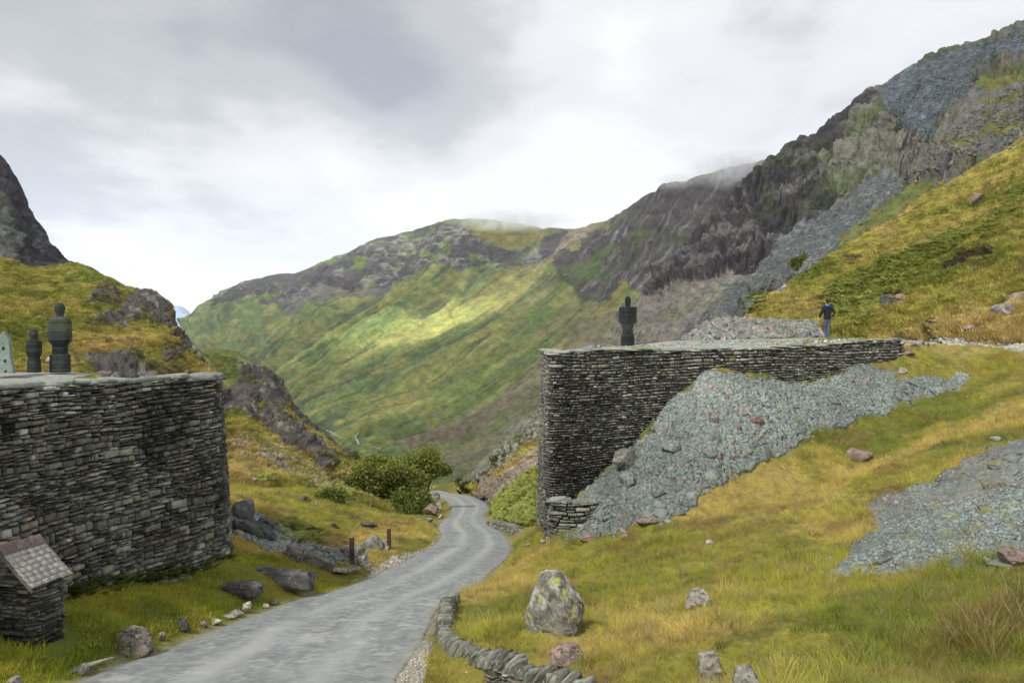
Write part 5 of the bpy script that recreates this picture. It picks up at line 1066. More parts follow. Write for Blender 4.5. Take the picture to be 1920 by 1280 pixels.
hs = hits_poly('scree', 200, 2) + hits_poly('scree2', 25, 0); chips('slate_scree', 'larger flat slates lying on the scree', hs, 0.15, 0.5, 0.11, (0.155, 0.175, 0.158), 42, only='ground', tiltv=0.25, odd=0.03)
# slate bank behind the platform
HB = [[(1296, 634, 48), (1325, 610, 51), (1352, 599, 53), (1400, 597, 54), (1450, 598, 55), (1500, 600, 55), (1540, 604, 55), (1580, 610, 55), (1610, 618, 54)],
      [(1255, 642, 43), (1290, 641, 43.5), (1320, 640, 44), (1370, 638, 45), (1440, 636, 46), (1500, 633, 48), (1540, 631, 49), (1575, 629, 50), (1610, 627, 51)]]
heap = loft('slate_heap', 'long low bank of grey slate waste behind the platform', HB, 160, 50, M['ground'], lambda px, py, U, V, X: (fbm(X[..., 0] / 0.8, X[..., 1] / 0.8, X[..., 2] / 0.5, 4, 3) * 0.12, 0),
     lambda px, py, U, V, X, e: (np.zeros(px.shape + (3,)) + SL) * (1 + 0.3 * fbm(X[..., 0] * 3, X[..., 1] * 3, X[..., 2] * 3, 3, 4))[..., None], foot=0.6, back=(1.06, 0.97))
heap['kind'] = 'stuff'
bpy.context.view_layer.update(); DG = bpy.context.evaluated_depsgraph_get()
hs = sample_poly([(1260, 641), (1325, 606), (1352, 597), (1540, 601), (1600, 615), (1600, 628), (1440, 637), (1300, 642)], 2600, 2); chips('slate_scree', 'flat slates covering the low bank behind the platform', hs, 0.15, 0.6, 0.22, (0.185, 0.20, 0.185), 8, only='slate_heap', odd=0.2)
hs = sample_poly([(1050, 655), (1330, 640), (1600, 636), (1690, 640), (1560, 652), (1330, 656)], 1500, 1); chips('gravel', 'slate gravel strewn over the right platform', hs, 0.05, 0.22, 0.25, (0.31, 0.33, 0.30), 9, only='ground', tiltv=0.15)
# rubble on the hillsides
hs = sample_poly([(430, 815), (470, 820), (520, 838), (580, 872), (640, 905), (715, 930), (715, 945), (640, 932), (560, 900), (470, 868), (430, 845)], 1500, 18); chips('rubble', 'grey and brown rubble below the crags left of the road', hs, 0.08, 0.42, 0.55, (0.19, 0.165, 0.135), 10, 'rock', only='hill')
hs = sample_poly([(885, 925), (905, 905), (960, 880), (1022, 830), (1022, 868), (960, 915), (922, 945)], 2600, 5); chips('rubble', 'pinkish stones covering the bank by the right wall', hs, 0.07, 0.28, 0.5, (0.25, 0.205, 0.165), 12, 'rock', only='hill')
hs = sample_poly([(880, 900), (930, 845), (985, 790), (1022, 775), (1022, 800), (960, 860), (900, 905)], 260, 8); chips('rubble', 'grey blocks below the outcrop beyond the right wall', hs, 0.15, 0.7, 0.6, (0.19, 0.19, 0.16), 13, 'rock', only='hill')
hs = sample_poly(PR['band'], 13000, 10); chips('slate_scree', 'long grey scree run down the right mountainside', hs, 0.25, 0.95, 0.35, (0.11, 0.12, 0.12), 14, only='hill', odd=0.03)
hs = sample_poly(PR['blue'], 2500, 16); chips('slate_scree', 'blue-grey quarry waste below the right summit', hs, 0.4, 1.6, 0.4, (0.105, 0.13, 0.145), 15, only='hill', odd=0.0)
hs = sample_poly([(1560, 480), (1700, 350), (1930, 250), (1930, 120), (1800, 240), (1650, 380)], 900, 20); chips('rubble', 'scattered grey boulders high on the right mountainside', hs, 0.4, 2.0, 0.6, (0.16, 0.155, 0.135), 16, 'rock', only='hill')

# ---------------------------------------------------------------- grass, fern and small plants (instanced)
def src_coll(name, objs):
    c = bpy.data.collections.new(name)
    for o in objs:
        C.objects.unlink(o); c.objects.link(o)
    return c
def blades(name, n, h, spread, width, lean, seed, seg=3):
    r = np.random.default_rng(seed); V, Fc = [], []
    for i in range(n):
        a = r.uniform(0, 6.28); rad = spread * r.random() ** 0.6; bx, by = rad * math.cos(a), rad * math.sin(a); la = a + r.normal(0, 0.7); ln = lean * r.uniform(0.3, 1.3); hh = h * r.uniform(0.5, 1.15); fa = r.uniform(0, 3.14); wx, wy = math.cos(fa) * width / 2, math.sin(fa) * width / 2; b = len(V)
        for k in range(seg + 1):
            t = k / seg; w_ = (1 - t) ** 0.7 + 0.05; off = ln * hh * t * t; x, y, z = bx + math.cos(la) * off, by + math.sin(la) * off, hh * t * (1 - 0.25 * ln * t) - 0.02
            V += [(x - wx * w_, y - wy * w_, z), (x + wx * w_, y + wy * w_, z)]
        for k in range(seg): Fc.append((b + 2 * k, b + 2 * k + 1, b + 2 * k + 3, b + 2 * k + 2))
    return mesh_obj(name, V, np.array(Fc, np.int32), M['grass'])
def fern(name, n, h, seed):
    r = np.random.default_rng(seed); V, Fc = [], []
    for i in range(n):
        a = r.uniform(0, 6.28); ln = r.uniform(0.7, 1.3) * h; up = r.uniform(0.5, 1.1); d = np.array((math.cos(a), math.sin(a), 0)); s_ = np.array((-d[1], d[0], 0))
        for k in range(1, 8):
            t = k / 8; p = d * ln * t * 0.8 + np.array((0, 0, ln * up * (t - 0.55 * t * t))); wl = ln * 0.30 * math.sin(math.pi * (0.12 + 0.85 * t)) ** 0.8
            for sd_ in (-1, 1):
                b = len(V); q = p + s_ * sd_ * wl + d * wl * 0.3 + np.array((0, 0, -wl * 0.25 + r.uniform(-.02, .02))); w2 = d * ln * 0.045
                V += [tuple(p - w2), tuple(p + w2), tuple(q + w2 * 0.4), tuple(q - w2 * 0.4)]; Fc.append((b, b + 1, b + 2, b + 3))
    return mesh_obj(name, V, np.array(Fc, np.int32), M['grass'])
def instancer(name, label, pts, rot, scl, tint, coll, nvar, seed):
    n = len(pts); me = bpy.data.meshes.new(name); me.vertices.add(n); me.vertices.foreach_set('co', np.asarray(pts, np.float32).ravel()); rs = np.random.default_rng(seed)
    def at(nm, typ, arr, key):
        a = me.attributes.new(nm, typ, 'POINT'); a.data.foreach_set(key, np.asarray(arr).ravel())
    at('rot', 'FLOAT_VECTOR', np.asarray(rot, np.float32), 'vector'); at('scl', 'FLOAT', np.asarray(scl, np.float32), 'value'); at('idx', 'INT', rs.integers(0, nvar, n).astype(np.int32), 'value')
    c4 = np.ones((n, 4), np.float32); c4[:, :3] = np.clip(tint, 0, 1); at('tint', 'FLOAT_COLOR', c4, 'color')
    o = bpy.data.objects.new(name, me); C.objects.link(o); g = bpy.data.node_groups.new(name, 'GeometryNodeTree'); g.interface.new_socket('Geometry', in_out='INPUT', socket_type='NodeSocketGeometry'); g.interface.new_socket('Geometry', in_out='OUTPUT', socket_type='NodeSocketGeometry')
    N = g.nodes; gi, go = N.new('NodeGroupInput'), N.new('NodeGroupOutput'); m2p = N.new('GeometryNodeMeshToPoints'); iop = N.new('GeometryNodeInstanceOnPoints'); ci = N.new('GeometryNodeCollectionInfo'); ci.inputs['Collection'].default_value = coll; ci.inputs['Separate Children'].default_value = True; ci.inputs['Reset Children'].default_value = True
    def na(nm, typ):
        q = N.new('GeometryNodeInputNamedAttribute'); q.data_type = typ; q.inputs['Name'].default_value = nm; return q.outputs['Attribute']
    L = g.links.new; L(gi.outputs[0], m2p.inputs[0]); L(m2p.outputs[0], iop.inputs['Points']); L(ci.outputs[0], iop.inputs['Instance']); iop.inputs['Pick Instance'].default_value = True
    L(na('idx', 'INT'), iop.inputs['Instance Index']); L(na('rot', 'FLOAT_VECTOR'), iop.inputs['Rotation']); L(na('scl', 'FLOAT'), iop.inputs['Scale']); L(iop.outputs[0], go.inputs[0])
    md = o.modifiers.new('instances', 'NODES'); md.node_group = g; tag(o, label, kind='stuff'); return o
long_c = src_coll('long_grass', [blades('tuft', 30, 0.24, 0.13, 0.008, 0.8, s) for s in range(5)])
short_c = src_coll('short_grass', [blades('sward', 34, 0.085, 0.15, 0.008, 0.7, 20 + s, 2) for s in range(4)])
fern_c = src_coll('fern', [fern('frond', 11, 0.45, 40 + s) for s in range(4)])
clump_c = src_coll('clump', [blades('clump', 26, 0.32, 0.30, 0.05, 0.9, 60 + s, 2) for s in range(4)])
def near_pts(n, d0, d1, pw):
    u = R.random(n); D = (d0 ** pw + u * (d1 ** pw - d0 ** pw)) ** (1 / pw); px = R.uniform(-110, 2200, n); return (px - 960) / F * D, D
def put_grass(n, d0, d1, pw, coll, base, region, label, hk=1.0, dk=0.0, seed=1, tall=False):
    x, y = near_pts(n, d0, d1, pw); z, sd, px, py, m, bare = ground_full(x, y)
    ok = (sd > 0.06) & ((bare < 0.5) | (R.random(n) < 0.02)); left = (x < -2.0) & (y < 25.5) & (px < 800)
    ok &= left if region == 'left' else ~left
    ok &= ~((px > 1040) & (y > 24.3 + np.maximum(0, x - 1) * 0.55) & (x < 15) & (x > 1.0)); ok &= ~((y > 34) & (px > 870)) ; ok &= ~((px < 425) & (y > 13.5 + np.maximum(0, (px - 0) / 430 * 6.2) + 0.2))
    ok &= ~((x > -8.0) & (x < -6.52) & (y > 12.0 - (x + 6.8) * 0.45) & (y < 13.1))
    ok &= ~((dist_poly(x, y, [(q[0], q[1]) for q in kp]) < 0.26))
    for rx_, ry_, rr_ in ROCKS:
        if ry_ < 27: ok &= ~((np.abs(x - rx_) < rr_ * 1.05) & (y - ry_ > -rr_ - 0.45) & (y - ry_ < rr_ * 0.6) & (R.random(n) < 0.85))
    if tall:
        t_ = fbm(x / 2.3, y / 2.3, None, 3, 131); ok &= t_ + 0.25 * R.random(n) > 0.18
    x, y, z, px, py, sd = [q[ok] for q in (x, y, z, px, py, sd)]; k = len(x)
    tint = turf_col(x, y, px, py) * R.uniform(0.75, 1.3, (k, 1)) * base; str_ = R.random(k) < 0.22; tint[str_] = np.array((0.40, 0.33, 0.16)) * R.uniform(0.7, 1.1, (str_.sum(), 1)) if region != 'left' else tint[str_] * 1.1
    hgt = hk * R.uniform(0.6, 1.25, k) * (1 + dk * (y / 20)) * (0.75 + 0.5 * (fbm(x / 1.2, y / 1.2, None, 3, 141) + 0.5)) * np.clip(0.35 + sd * 1.4, 0.35, 1)
    rot = np.stack([R.normal(0.0, 0.14, k), R.normal(0.12, 0.14, k), R.uniform(-0.6, 0.6, k) + R.integers(0, 2, k) * 0.0], 1); rot[:, 2] = R.uniform(0, 6.28, k)
    return instancer('grass', label, np.stack([x, y, z - 0.01], 1), rot, hgt, tint, coll, len(coll.objects), seed)
put_grass(105000, 6.5, 46, 0.75, long_c, 2.0, 'right', 'golden and green rough grass over the banks right of the road', 0.48, 0.25, 1)
put_grass(13000, 7.5, 40, 0.9, long_c, 1.8, 'right', 'taller straw coloured tussocks in the rough grass', 0.85, 0.2, 2, tall=True)
put_grass(60000, 8.5, 26, 0.8, short_c, 2.0, 'left', 'short bright green turf on the verge below the left wall', 1.0, 0.15, 3)
# dark rush tussocks dotted through the turf
x, y = near_pts(900, 8, 34, 0.9); z, sd, px, py, m, bare = ground_full(x, y); ok = (sd > 0.5) & (bare < 0.5) & (px > 880) & (fbm(x / 1.6, y / 1.6, None, 3, 151) > 0.12) & ~((px > 1030) & (y > 23.5) & (x < 15)); x, y, z = x[ok], y[ok], z[ok]; k = len(x)
instancer('rushes', 'dark green rush tussocks dotted through the rough grass', np.stack([x, y, z], 1), np.stack([R.normal(0, .1, k), R.normal(0, .1, k), R.uniform(0, 6, k)], 1), R.uniform(0.6, 1.0, k), np.tile((0.12, 0.135, 0.03), (k, 1)) * R.uniform(0.6, 1.4, (k, 1)), long_c, 5, 7)
# clumps on the hillsides take the colour of the turf they stand on
def hill_clumps(name, label, polys, coll, smin, smax, seed, green=None, bright=1.75, want=('hill',)):
    pts, sc, tn = [], [], []
    for poly, n in polys:
        for loc, nor, ob, idx in sample_poly(poly, n, 8):
            if not ob.name.startswith(want) or ob.name not in COLS: continue
            col, Fc = COLS[ob.name]
            if idx >= len(Fc): continue
            c = col[Fc[idx][0]]
            if green is None and (c[0] < c[2] * 2.0 or c[1] < c[2] * 1.8): continue
            pts.append(loc[:]); tn.append((c if green is None else np.array(green)) * rnd.uniform(0.75, 1.3) * bright * np.array((1.0, 0.97, 1.3))); sc.append(rnd.uniform(smin, smax) * (1 + loc.y / 220))
    k = len(pts); rot = np.stack([R.normal(0, 0.15, k), R.normal(0, 0.15, k), R.uniform(0, 6.28, k)], 1)
    return instancer(name, label, np.array(pts), rot, sc, np.array(tn), coll, len(coll.objects), seed)
hill_clumps('grass', 'tussocky grass over the slopes beyond the platform and the left wall', [([(1400, 590), (1560, 475), (1727, 370), (2230, 90), (2230, 690), (1690, 640), (1560, 620)], 32000), ([(-250, 450), (0, 478), (150, 495), (330, 575), (400, 700), (-250, 705)], 17000),
    ([(420, 720), (600, 830), (740, 960), (430, 960)], 9000), ([(385, 655), (500, 690), (560, 770), (720, 880), (700, 900), (450, 740)], 3000), ([(1022, 770), (900, 870), (890, 930), (1000, 990), (1022, 985)], 2500)], clump_c, 0.35, 0.75, 4)
FERN = (0.19, 0.215, 0.04)
hill_clumps('bracken', 'bright green bracken on the bank beside the right wall and on the slopes', [([(925, 948), (960, 915), (1022, 868), (1024, 975), (990, 985), (930, 970)], 2600), ([(1560, 600), (1520, 555), (1590, 520), (1700, 470), (1800, 430), (1930, 350), (1930, 400), (1820, 450), (1740, 490), (1690, 540), (1640, 590), (1620, 615)], 1400),
    ([(500, 985), (540, 975), (600, 1000), (590, 1020), (520, 1010)], 260), ([(480, 895), (520, 890), (520, 905), (470, 905)], 60), ([(590, 915), (640, 910), (660, 930), (600, 930)], 160), ([(1400, 545), (1440, 540), (1440, 580), (1390, 585)], 120)], fern_c, 0.4, 0.85, 5, green=FERN, want=('hill', 'ground'))
# weeds at the foot of the left wall
hs = sample_poly([(130, 1085), (250, 1075), (350, 1060), (430, 1040), (435, 1052), (350, 1078), (250, 1105), (130, 1125)], 110, 5); k = len(hs)
instancer('weeds', 'dark green weeds along the foot of the left wall', np.array([h[0][:] for h in hs]), np.stack([R.normal(0, .1, k), R.normal(0, .1, k), R.uniform(0, 6, k)], 1), R.uniform(0.2, 0.5, k), np.tile((0.10, 0.13, 0.022), (k, 1)) * R.uniform(0.7, 1.3, (k, 1)), fern_c, 4, 6)

# ---------------------------------------------------------------- trees
def tube(V, Fc, Cc, pts, rad, col, sides=7):
    base = len(V); pts = [Vector(p) for p in pts]
    for i, p in enumerate(pts):
        d = (pts[min(i + 1, len(pts) - 1)] - pts[max(i - 1, 0)]).normalized(); u = d.orthogonal().normalized(); v = d.cross(u)
        for q in range(sides):
            a = 2 * math.pi * q / sides; V.append(tuple(p + (u * math.cos(a) + v * math.sin(a)) * rad[i])); Cc.append(col)
    for i in range(len(pts) - 1):
        for q in range(sides): Fc.append((base + i * sides + q, base + i * sides + (q + 1) % sides, base + (i + 1) * sides + (q + 1) % sides, base + (i + 1) * sides + q))
def tree(label, cat, name, px, py, stems, blobs, nleaf, leaf, green, seed, D=None, bark=(0.13, 0.115, 0.095)):
    """stems: polylines in px relative to the foot; blobs: (x, z, rx, rz) px; leaves gather on twigs inside the blobs"""
    p = hit(px, py) if D is None else Vector(P(px, py, D)); k = p.y / F; r = random.Random(seed); root = empty(name, p); tag(root, label, cat, 'trees beside the road bend' if cat == 'tree' else 'shrubs on the slopes')
    V, Fc, Cc = [], [], []; tips = []
    for st in stems:
        pts = [Vector((x * k, y * k, z * k)) for x, y, z in st[0]]; n = 10; C_ = cr(np.array([q[:] for q in pts]), n); C_ += np.array([[r.gauss(0, 0.03), r.gauss(0, 0.03), 0] for _ in range(n)]); tube(V, Fc, Cc, C_, [st[1] * k * (1 - 0.75 * i / (n - 1)) for i in range(n)], np.array(bark)); tips.append(C_)
    LV, LC = [], []
    for bi, (bx, bz, rx, rz) in enumerate(blobs):
        cen = Vector((bx * k, r.uniform(-0.4, 0.4) * rx * k, bz * k)); rr_ = Vector((rx * k, rx * k * 0.9, rz * k)); tp = min((Vector(q) for T in tips for q in T[3:]), key=lambda q: (q - cen).length)
        nb = max(5, int(rx / 3.2))
        for j in range(nb):
            d = Vector((r.gauss(0, 1), r.gauss(0, 1), r.gauss(0.1, 0.8))).normalized(); e = cen + Vector((d.x * rr_.x, d.y * rr_.y, d.z * rr_.z)) * r.uniform(0.45, 0.95); mid = tp.lerp(e, 0.5) + Vector((r.gauss(0, .06), r.gauss(0, .06), r.uniform(0, 0.12)))
            tube(V, Fc, Cc, [tp, mid, e], [0.022, 0.014, 0.006], np.array(bark), 5)
            tone = r.uniform(0.7, 1.3)
            for _ in range(int(nleaf / len(blobs) / nb)):
                t = r.random() ** 0.5; q = (tp.lerp(e, t) if t < 0.4 else mid.lerp(e, (t - 0.4) / 0.6)) + Vector((r.gauss(0, 1), r.gauss(0, 1), r.gauss(0, 0.75))) * rr_.x * 0.42
                u = Vector((r.gauss(0, 1), r.gauss(0, 1), r.gauss(0, 0.6))).normalized(); w_ = u.orthogonal().normalized(); w_ = (w_ * math.cos(t * 9) + u.cross(w_) * math.sin(t * 9)); s = leaf * r.uniform(0.6, 1.3)
                LV += [q - u * s * 0.5, q + w_ * s * 0.28, q + u * s * 0.5, q - w_ * s * 0.28]; c = np.array(green) * tone * r.uniform(0.75, 1.3); LC += [c] * 4
    mesh_obj('trunk', V, np.array(Fc, np.int32), M['bark'], np.array(Cc), root, smooth=True)
    mesh_obj('crown', np.array([q[:] for q in LV]), np.arange(len(LV), dtype=np.int32).reshape(-1, 4), M['leaf'], np.array(LC), root)
    return root
TG = (0.17, 0.20, 0.044); TG2 = (0.20, 0.225, 0.05); TG3 = (0.13, 0.16, 0.036)
tree('tallest tree on the left of the road bend, with a bare leaning grey trunk', 'tree', 'roadside_tree', 806, 958, [([(0, 0, -6), (-4, 0, 20), (-3, 0, 50), (3, 2, 75), (-6, 2, 100)], 3.2), ([(-3, 0, 45), (8, 4, 66), (22, 6, 80)], 1.8), ([(-22, 8, 0), (-20, 8, 40), (-24, 6, 85)], 2.2), ([(-28, 10, 0), (-30, 8, 50), (-40, 8, 80)], 1.8)],
     [(-10, 104, 26, 12), (-34, 92, 20, 13), (10, 92, 20, 10), (27, 78, 13, 8), (-22, 76, 20, 12), (-48, 70, 14, 12), (6, 72, 12, 8), (-14, 60, 13, 9)], 15000, 0.2, TG2, 3, D=66)
tree('low spreading tree with many stems left of the tallest tree', 'tree', 'roadside_tree', 756, 960, [([(0, 0, -6), (-6, 0, 30), (-14, 0, 70)], 2.2), ([(4, 0, 0), (12, 3, 35), (20, 4, 60)], 1.8), ([(-8, 2, 0), (-26, 4, 25), (-40, 5, 50)], 1.6)],
     [(-14, 72, 24, 16), (14, 62, 22, 15), (-42, 58, 20, 15), (-26, 40, 20, 12), (12, 38, 20, 12)], 13000, 0.2, TG, 4, D=62)
tree('round bushy tree low beside the boulder heap at the road', 'tree', 'roadside_tree', 765, 976, [([(0, 0, -6), (-2, 0, 15), (0, 0, 35)], 2.4), ([(6, 0, 0), (16, 2, 18), (26, 3, 32)], 1.6)],
     [(-4, 38, 26, 16), (22, 34, 20, 16), (-24, 24, 18, 14), (8, 18, 24, 14), (-8, 10, 18, 9), (30, 18, 14, 12)], 12000, 0.2, TG3, 5, D=56)
tree('small open tree with forked pale trunk on the left of the group', 'tree', 'roadside_tree', 684, 954, [([(0, 0, -5), (-3, 0, 14), (-12, 0, 32)], 2.0), ([(-1, 0, 8), (8, 0, 24), (12, 0, 44)], 1.6)],
     [(-14, 56, 22, 15), (10, 62, 22, 14), (-26, 36, 16, 11), (14, 38, 16, 11), (-4, 74, 16, 9)], 9000, 0.22, TG, 6, D=60, bark=(0.2, 0.18, 0.15))
tree('yellow green tree at the back of the group towards the valley', 'tree', 'roadside_tree', 716, 950, [([(0, 0, -5), (4, 0, 40), (-4, 0, 80)], 2.0), ([(2, 0, 20), (14, 2, 60), (22, 2, 84)], 1.5)], [(-6, 84, 20, 13), (18, 80, 18, 12), (2, 60, 22, 13), (30, 58, 16, 12)], 9000, 0.27, TG2, 7, D=74)
tree('dark shrub on the slope left of the tree group', 'shrub', 'hillside_shrub', 622, 940, [([(0, 0, -3), (-4, 0, 5), (-12, 0, 12)], 1.2), ([(0, 0, 0), (8, 0, 6), (16, 0, 10)], 1.0)], [(-14, 12, 16, 8), (10, 12, 18, 9), (0, 17, 14, 7)], 2600, 0.14, TG3, 8)
tree('dark round bush above the far road bend', 'shrub', 'hillside_shrub', 862, 912, [([(0, 0, -3), (0, 0, 8), (2, 0, 14)], 1.2), ([(0, 0, 0), (5, 0, 6), (8, 0, 11)], 1.0)], [(0, 10, 9, 8), (6, 7, 6, 5)], 1200, 0.26, TG3, 9)
tree('dark bush beneath the grey outcrop beyond the right wall', 'shrub', 'hillside_shrub', 929, 868, [([(0, 0, -2), (0, 0, 4), (2, 0, 8)], 1.0), ([(0, 0, 0), (4, 0, 4), (6, 0, 6)], .8)], [(0, 6, 8, 5), (5, 4, 6, 4)], 700, 0.26, TG3, 10)
tree('olive shrub on the scree just above the slate bank', 'shrub', 'hillside_shrub', 1420, 574, [([(0, 0, -3), (-3, 0, 8), (-8, 0, 16)], 1.0), ([(0, 0, 0), (8, 0, 9), (14, 0, 20)], .9)], [(-8, 14, 12, 9), (10, 18, 12, 10), (0, 8, 14, 8)], 1500, 0.2, TG3, 11, D=76)
tree('olive shrub higher up at the edge of the long scree run', 'shrub', 'hillside_shrub', 1498, 506, [([(0, 0, -3), (-3, 0, 8), (-8, 0, 16)], 1.0), ([(0, 0, 0), (8, 0, 9), (14, 0, 20)], .9)], [(-8, 14, 10, 9), (10, 18, 12, 10), (0, 8, 14, 8)], 1500, 0.26, TG3, 12, D=92)

# ---------------------------------------------------------------- the walker
def skin(name, pts, edges, mat, tint, parent, sub=2, rootv=0):
    me = bpy.data.meshes.new(name); me.from_pydata([p[:3] for p in pts], edges, []); me.update(); o = bpy.data.objects.new(name, me); C.objects.link(o); o.parent = parent
    md = o.modifiers.new('skin', 'SKIN'); md.use_smooth_shade = True
    for i, p in enumerate(pts):
        sv = me.skin_vertices[0].data[i]; sv.radius = (p[3], p[4] if len(p) > 4 else p[3]); sv.use_root = (i == rootv)
    o.modifiers.new('sub', 'SUBSURF').levels = sub; o.modifiers['sub'].render_levels = sub
    bpy.context.view_layer.update(); dg = bpy.context.evaluated_depsgraph_get(); nm = bpy.data.meshes.new_from_object(o.evaluated_get(dg)); o.modifiers.clear(); o.data = nm; o.data.materials.clear(); o.data.materials.append(M[mat])
    ca = nm.color_attributes.new('tint', 'FLOAT_COLOR', 'POINT'); ca.data.foreach_set('color', np.tile((*tint, 1), (len(nm.vertices), 1)).astype(np.float32).ravel()); return o
pp = P(1551, 639.5, 37.0); pz = gz(pp[0], pp[1]); per = empty('person', (pp[0], pp[1], pz), 0.12); tag(per, 'person in a black jacket with a blue hood walking away on the platform', 'person')
SK = (0.45, 0.27, 0.19)
pts = [(0, 0, .96, .09, .06), (0, 0, 1.15, .10, .07), (0, .01, 1.36, .14, .09), (0, .02, 1.47, .08, .06), (-.005, .03, 1.54, .052, .055), (-.012, .045, 1.60, .062, .075), (-.015, .05, 1.67, .075, .093), (-.015, .04, 1.735, .068, .085), (-.015, .035, 1.77, .035, .045),
 (-.17, .0, 1.43, .055), (-.27, -.03, 1.17, .042), (-.36, .05, .96, .028), (.17, 0, 1.43, .055), (.275, -.05, 1.18, .042), (.21, .10, 1.01, .028),
 (-.08, 0, .88, .06), (-.05, .10, .50, .055), (-.02, .03, .10, .037), (-.03, .15, .04, .03), (.08, 0, .88, .06), (.04, .0, .50, .055), (.03, -.10, .12, .037), (.03, .0, .04, .03)]
ed = [(0, 1), (1, 2), (2, 3), (3, 4), (4, 5), (5, 6), (6, 7), (7, 8), (2, 9), (9, 10), (10, 11), (2, 12), (12, 13), (13, 14), (0, 15), (15, 16), (16, 17), (17, 18), (0, 19), (19, 20), (20, 21), (21, 22)]
def hand(pts, ed, wi, wrist, dirv, side):
    d = Vector(dirv).normalized(); w_ = Vector((0, 0.9, 0.2)); s_ = (w_ - d * w_.dot(d)).normalized(); n = d.cross(s_); pw = Vector(wrist); i0 = len(pts); p = pw + d * 0.05; pts.append((*p, .03, .018)); ed.append((wi, i0))
    for q, (off, ln) in enumerate(((-.027, .065), (-.009, .078), (.009, .073), (.026, .055))):
        a = p + s_ * off + d * 0.04; b = a + d * ln * 0.5 + n * side * 0.006; c_ = b + d * ln * 0.45 + n * side * 0.02; k = len(pts); pts += [(*a, .010), (*b, .009), (*c_, .007)]; ed += [(i0, k), (k, k + 1), (k + 1, k + 2)]
    a = pw + d * 0.02 - s_ * .03; b = a + d * .035 - s_ * .02; k = len(pts); pts += [(*a, .012), (*b, .009)]; ed += [(i0, k), (k, k + 1)]
hand(pts, ed, 11, (-.36, .05, .96), (-.35, .3, -.9), 1); hand(pts, ed, 14, (.21, .10, 1.01), (-.4, .7, -.35), -1)
k = len(pts); pts += [(-.015, .145, 1.645, .014), (-.015, .165, 1.625, .011)]; ed += [(6, k), (k, k + 1)]                # nose
for s_ in (-1, 1): k = len(pts); pts += [(-.015 + s_ * .082, .035, 1.655, .012, .02)]; ed += [(6, k)]                 # ears
skin('body', pts, ed, 'cloth', SK, per)
BK = (0.018, 0.019, 0.022)
skin('jacket', [(0, 0, .86, .165, .13), (0, 0, .98, .165, .115), (0, 0, 1.15, .155, .11), (0, .01, 1.33, .175, .12), (0, .015, 1.46, .12, .09), (0, .02, 1.51, .075, .07), (-.19, 0, 1.41, .078), (-.285, -.03, 1.18, .062), (-.355, .045, .985, .045), (.19, 0, 1.41, .078), (.30, -.05, 1.18, .062), (.235, .08, 1.03, .048)],
     [(0, 1), (1, 2), (2, 3), (3, 4), (4, 5), (3, 6), (6, 7), (7, 8), (3, 9), (9, 10), (10, 11)], 'cloth', BK, per)
skin('hood', [(-.09, -.03, 1.50, .03), (-.05, -.085, 1.505, .05, .045), (0, -.10, 1.50, .058, .05), (.05, -.085, 1.505, .05, .045), (.09, -.03, 1.50, .03), (.07, .05, 1.52, .022), (-.07, .05, 1.52, .022)], [(0, 1), (1, 2), (2, 3), (3, 4), (4, 5), (0, 6)], 'cloth', (0.01, 0.16, 0.62), per)
JE = (0.085, 0.095, 0.125)
skin('trousers', [(0, 0, 1.0, .15, .105), (0, 0, .93, .145, .11), (-.085, .01, .86, .10), (-.055, .10, .50, .07), (-.02, .03, .12, .052), (.085, .0, .86, .10), (.04, .0, .50, .07), (.03, -.10, .14, .052)], [(0, 1), (1, 2), (2, 3), (3, 4), (1, 5), (5, 6), (6, 7)], 'cloth', JE, per)
skin('shoe', [(-.02, .02, .13, .05), (-.02, -.01, .055, .055), (-.022, .07, .045, .052, .042), (-.03, .18, .035, .045, .035)], [(0, 1), (1, 2), (2, 3)], 'cloth', (0.06, 0.10, 0.16), per)
skin('shoe', [(.03, -.10, .15, .05), (.03, -.13, .075, .055), (.03, -.06, .05, .052, .042), (.03, .04, .035, .045, .035)], [(0, 1), (1, 2), (2, 3)], 'cloth', (0.06, 0.10, 0.16), per)
skin('hair', [(-.015, -.035, 1.60, .05, .03), (-.015, -.03, 1.67, .085, .055), (-.015, .01, 1.74, .08, .08), (-.015, .07, 1.765, .06, .04)], [(0, 1), (1, 2), (2, 3)], 'cloth', (0.035, 0.022, 0.015), per)

# ---------------------------------------------------------------- valley river and far road
def ribbon(name, label, pts, wpx, mat, tint):
    V, Fc = [], []; Q = cr(np.array(pts, float), 60); last = None; rows = []
    for i, (px, py) in enumerate(Q):
        h0 = hit(px, py)
        if h0.y < 500: continue
        rows.append(h0)
    if len(rows) < 3: return
    for i, h0 in enumerate(rows):
        d = (rows[min(i + 1, len(rows) - 1)] - rows[max(i - 1, 0)]); d.z = 0; d.normalize(); n = Vector((-d.y, d.x, 0)); w_ = wpx * h0.y / F / 2
        for s in (-1, 1): q = h0 + n * s * w_; V.append((q.x, q.y, h0.z + 0.3))
    for i in range(len(rows) - 1): Fc.append((2 * i, 2 * i + 1, 2 * i + 3, 2 * i + 2))
    o = mesh_obj(name, V, np.array(Fc, np.int32), M[mat], np.tile(tint, (len(V), 1))); tag(o, label, name, kind='structure')
ribbon('river', 'pale river meandering over the valley floor', [(665, 808), (671, 813), (666, 819), (671, 828), (673, 833), (684, 837)], 4, 'road', (0.36, 0.36, 0.35))
ribbon('river', 'bright river shallows left of the meander', [(612, 806), (622, 811), (638, 820), (646, 822), (655, 826)], 4, 'road', (0.36, 0.36, 0.35))
ribbon('road', 'distant road bend above the tree tops', [(690, 858), (697, 852), (712, 847), (727, 845)], 5, 'road', (0.30, 0.30, 0.30))
ribbon('road', 'distant road stretch on the valley floor', [(700, 838), (708, 840), (714, 842)], 4, 'road', (0.36, 0.36, 0.35))

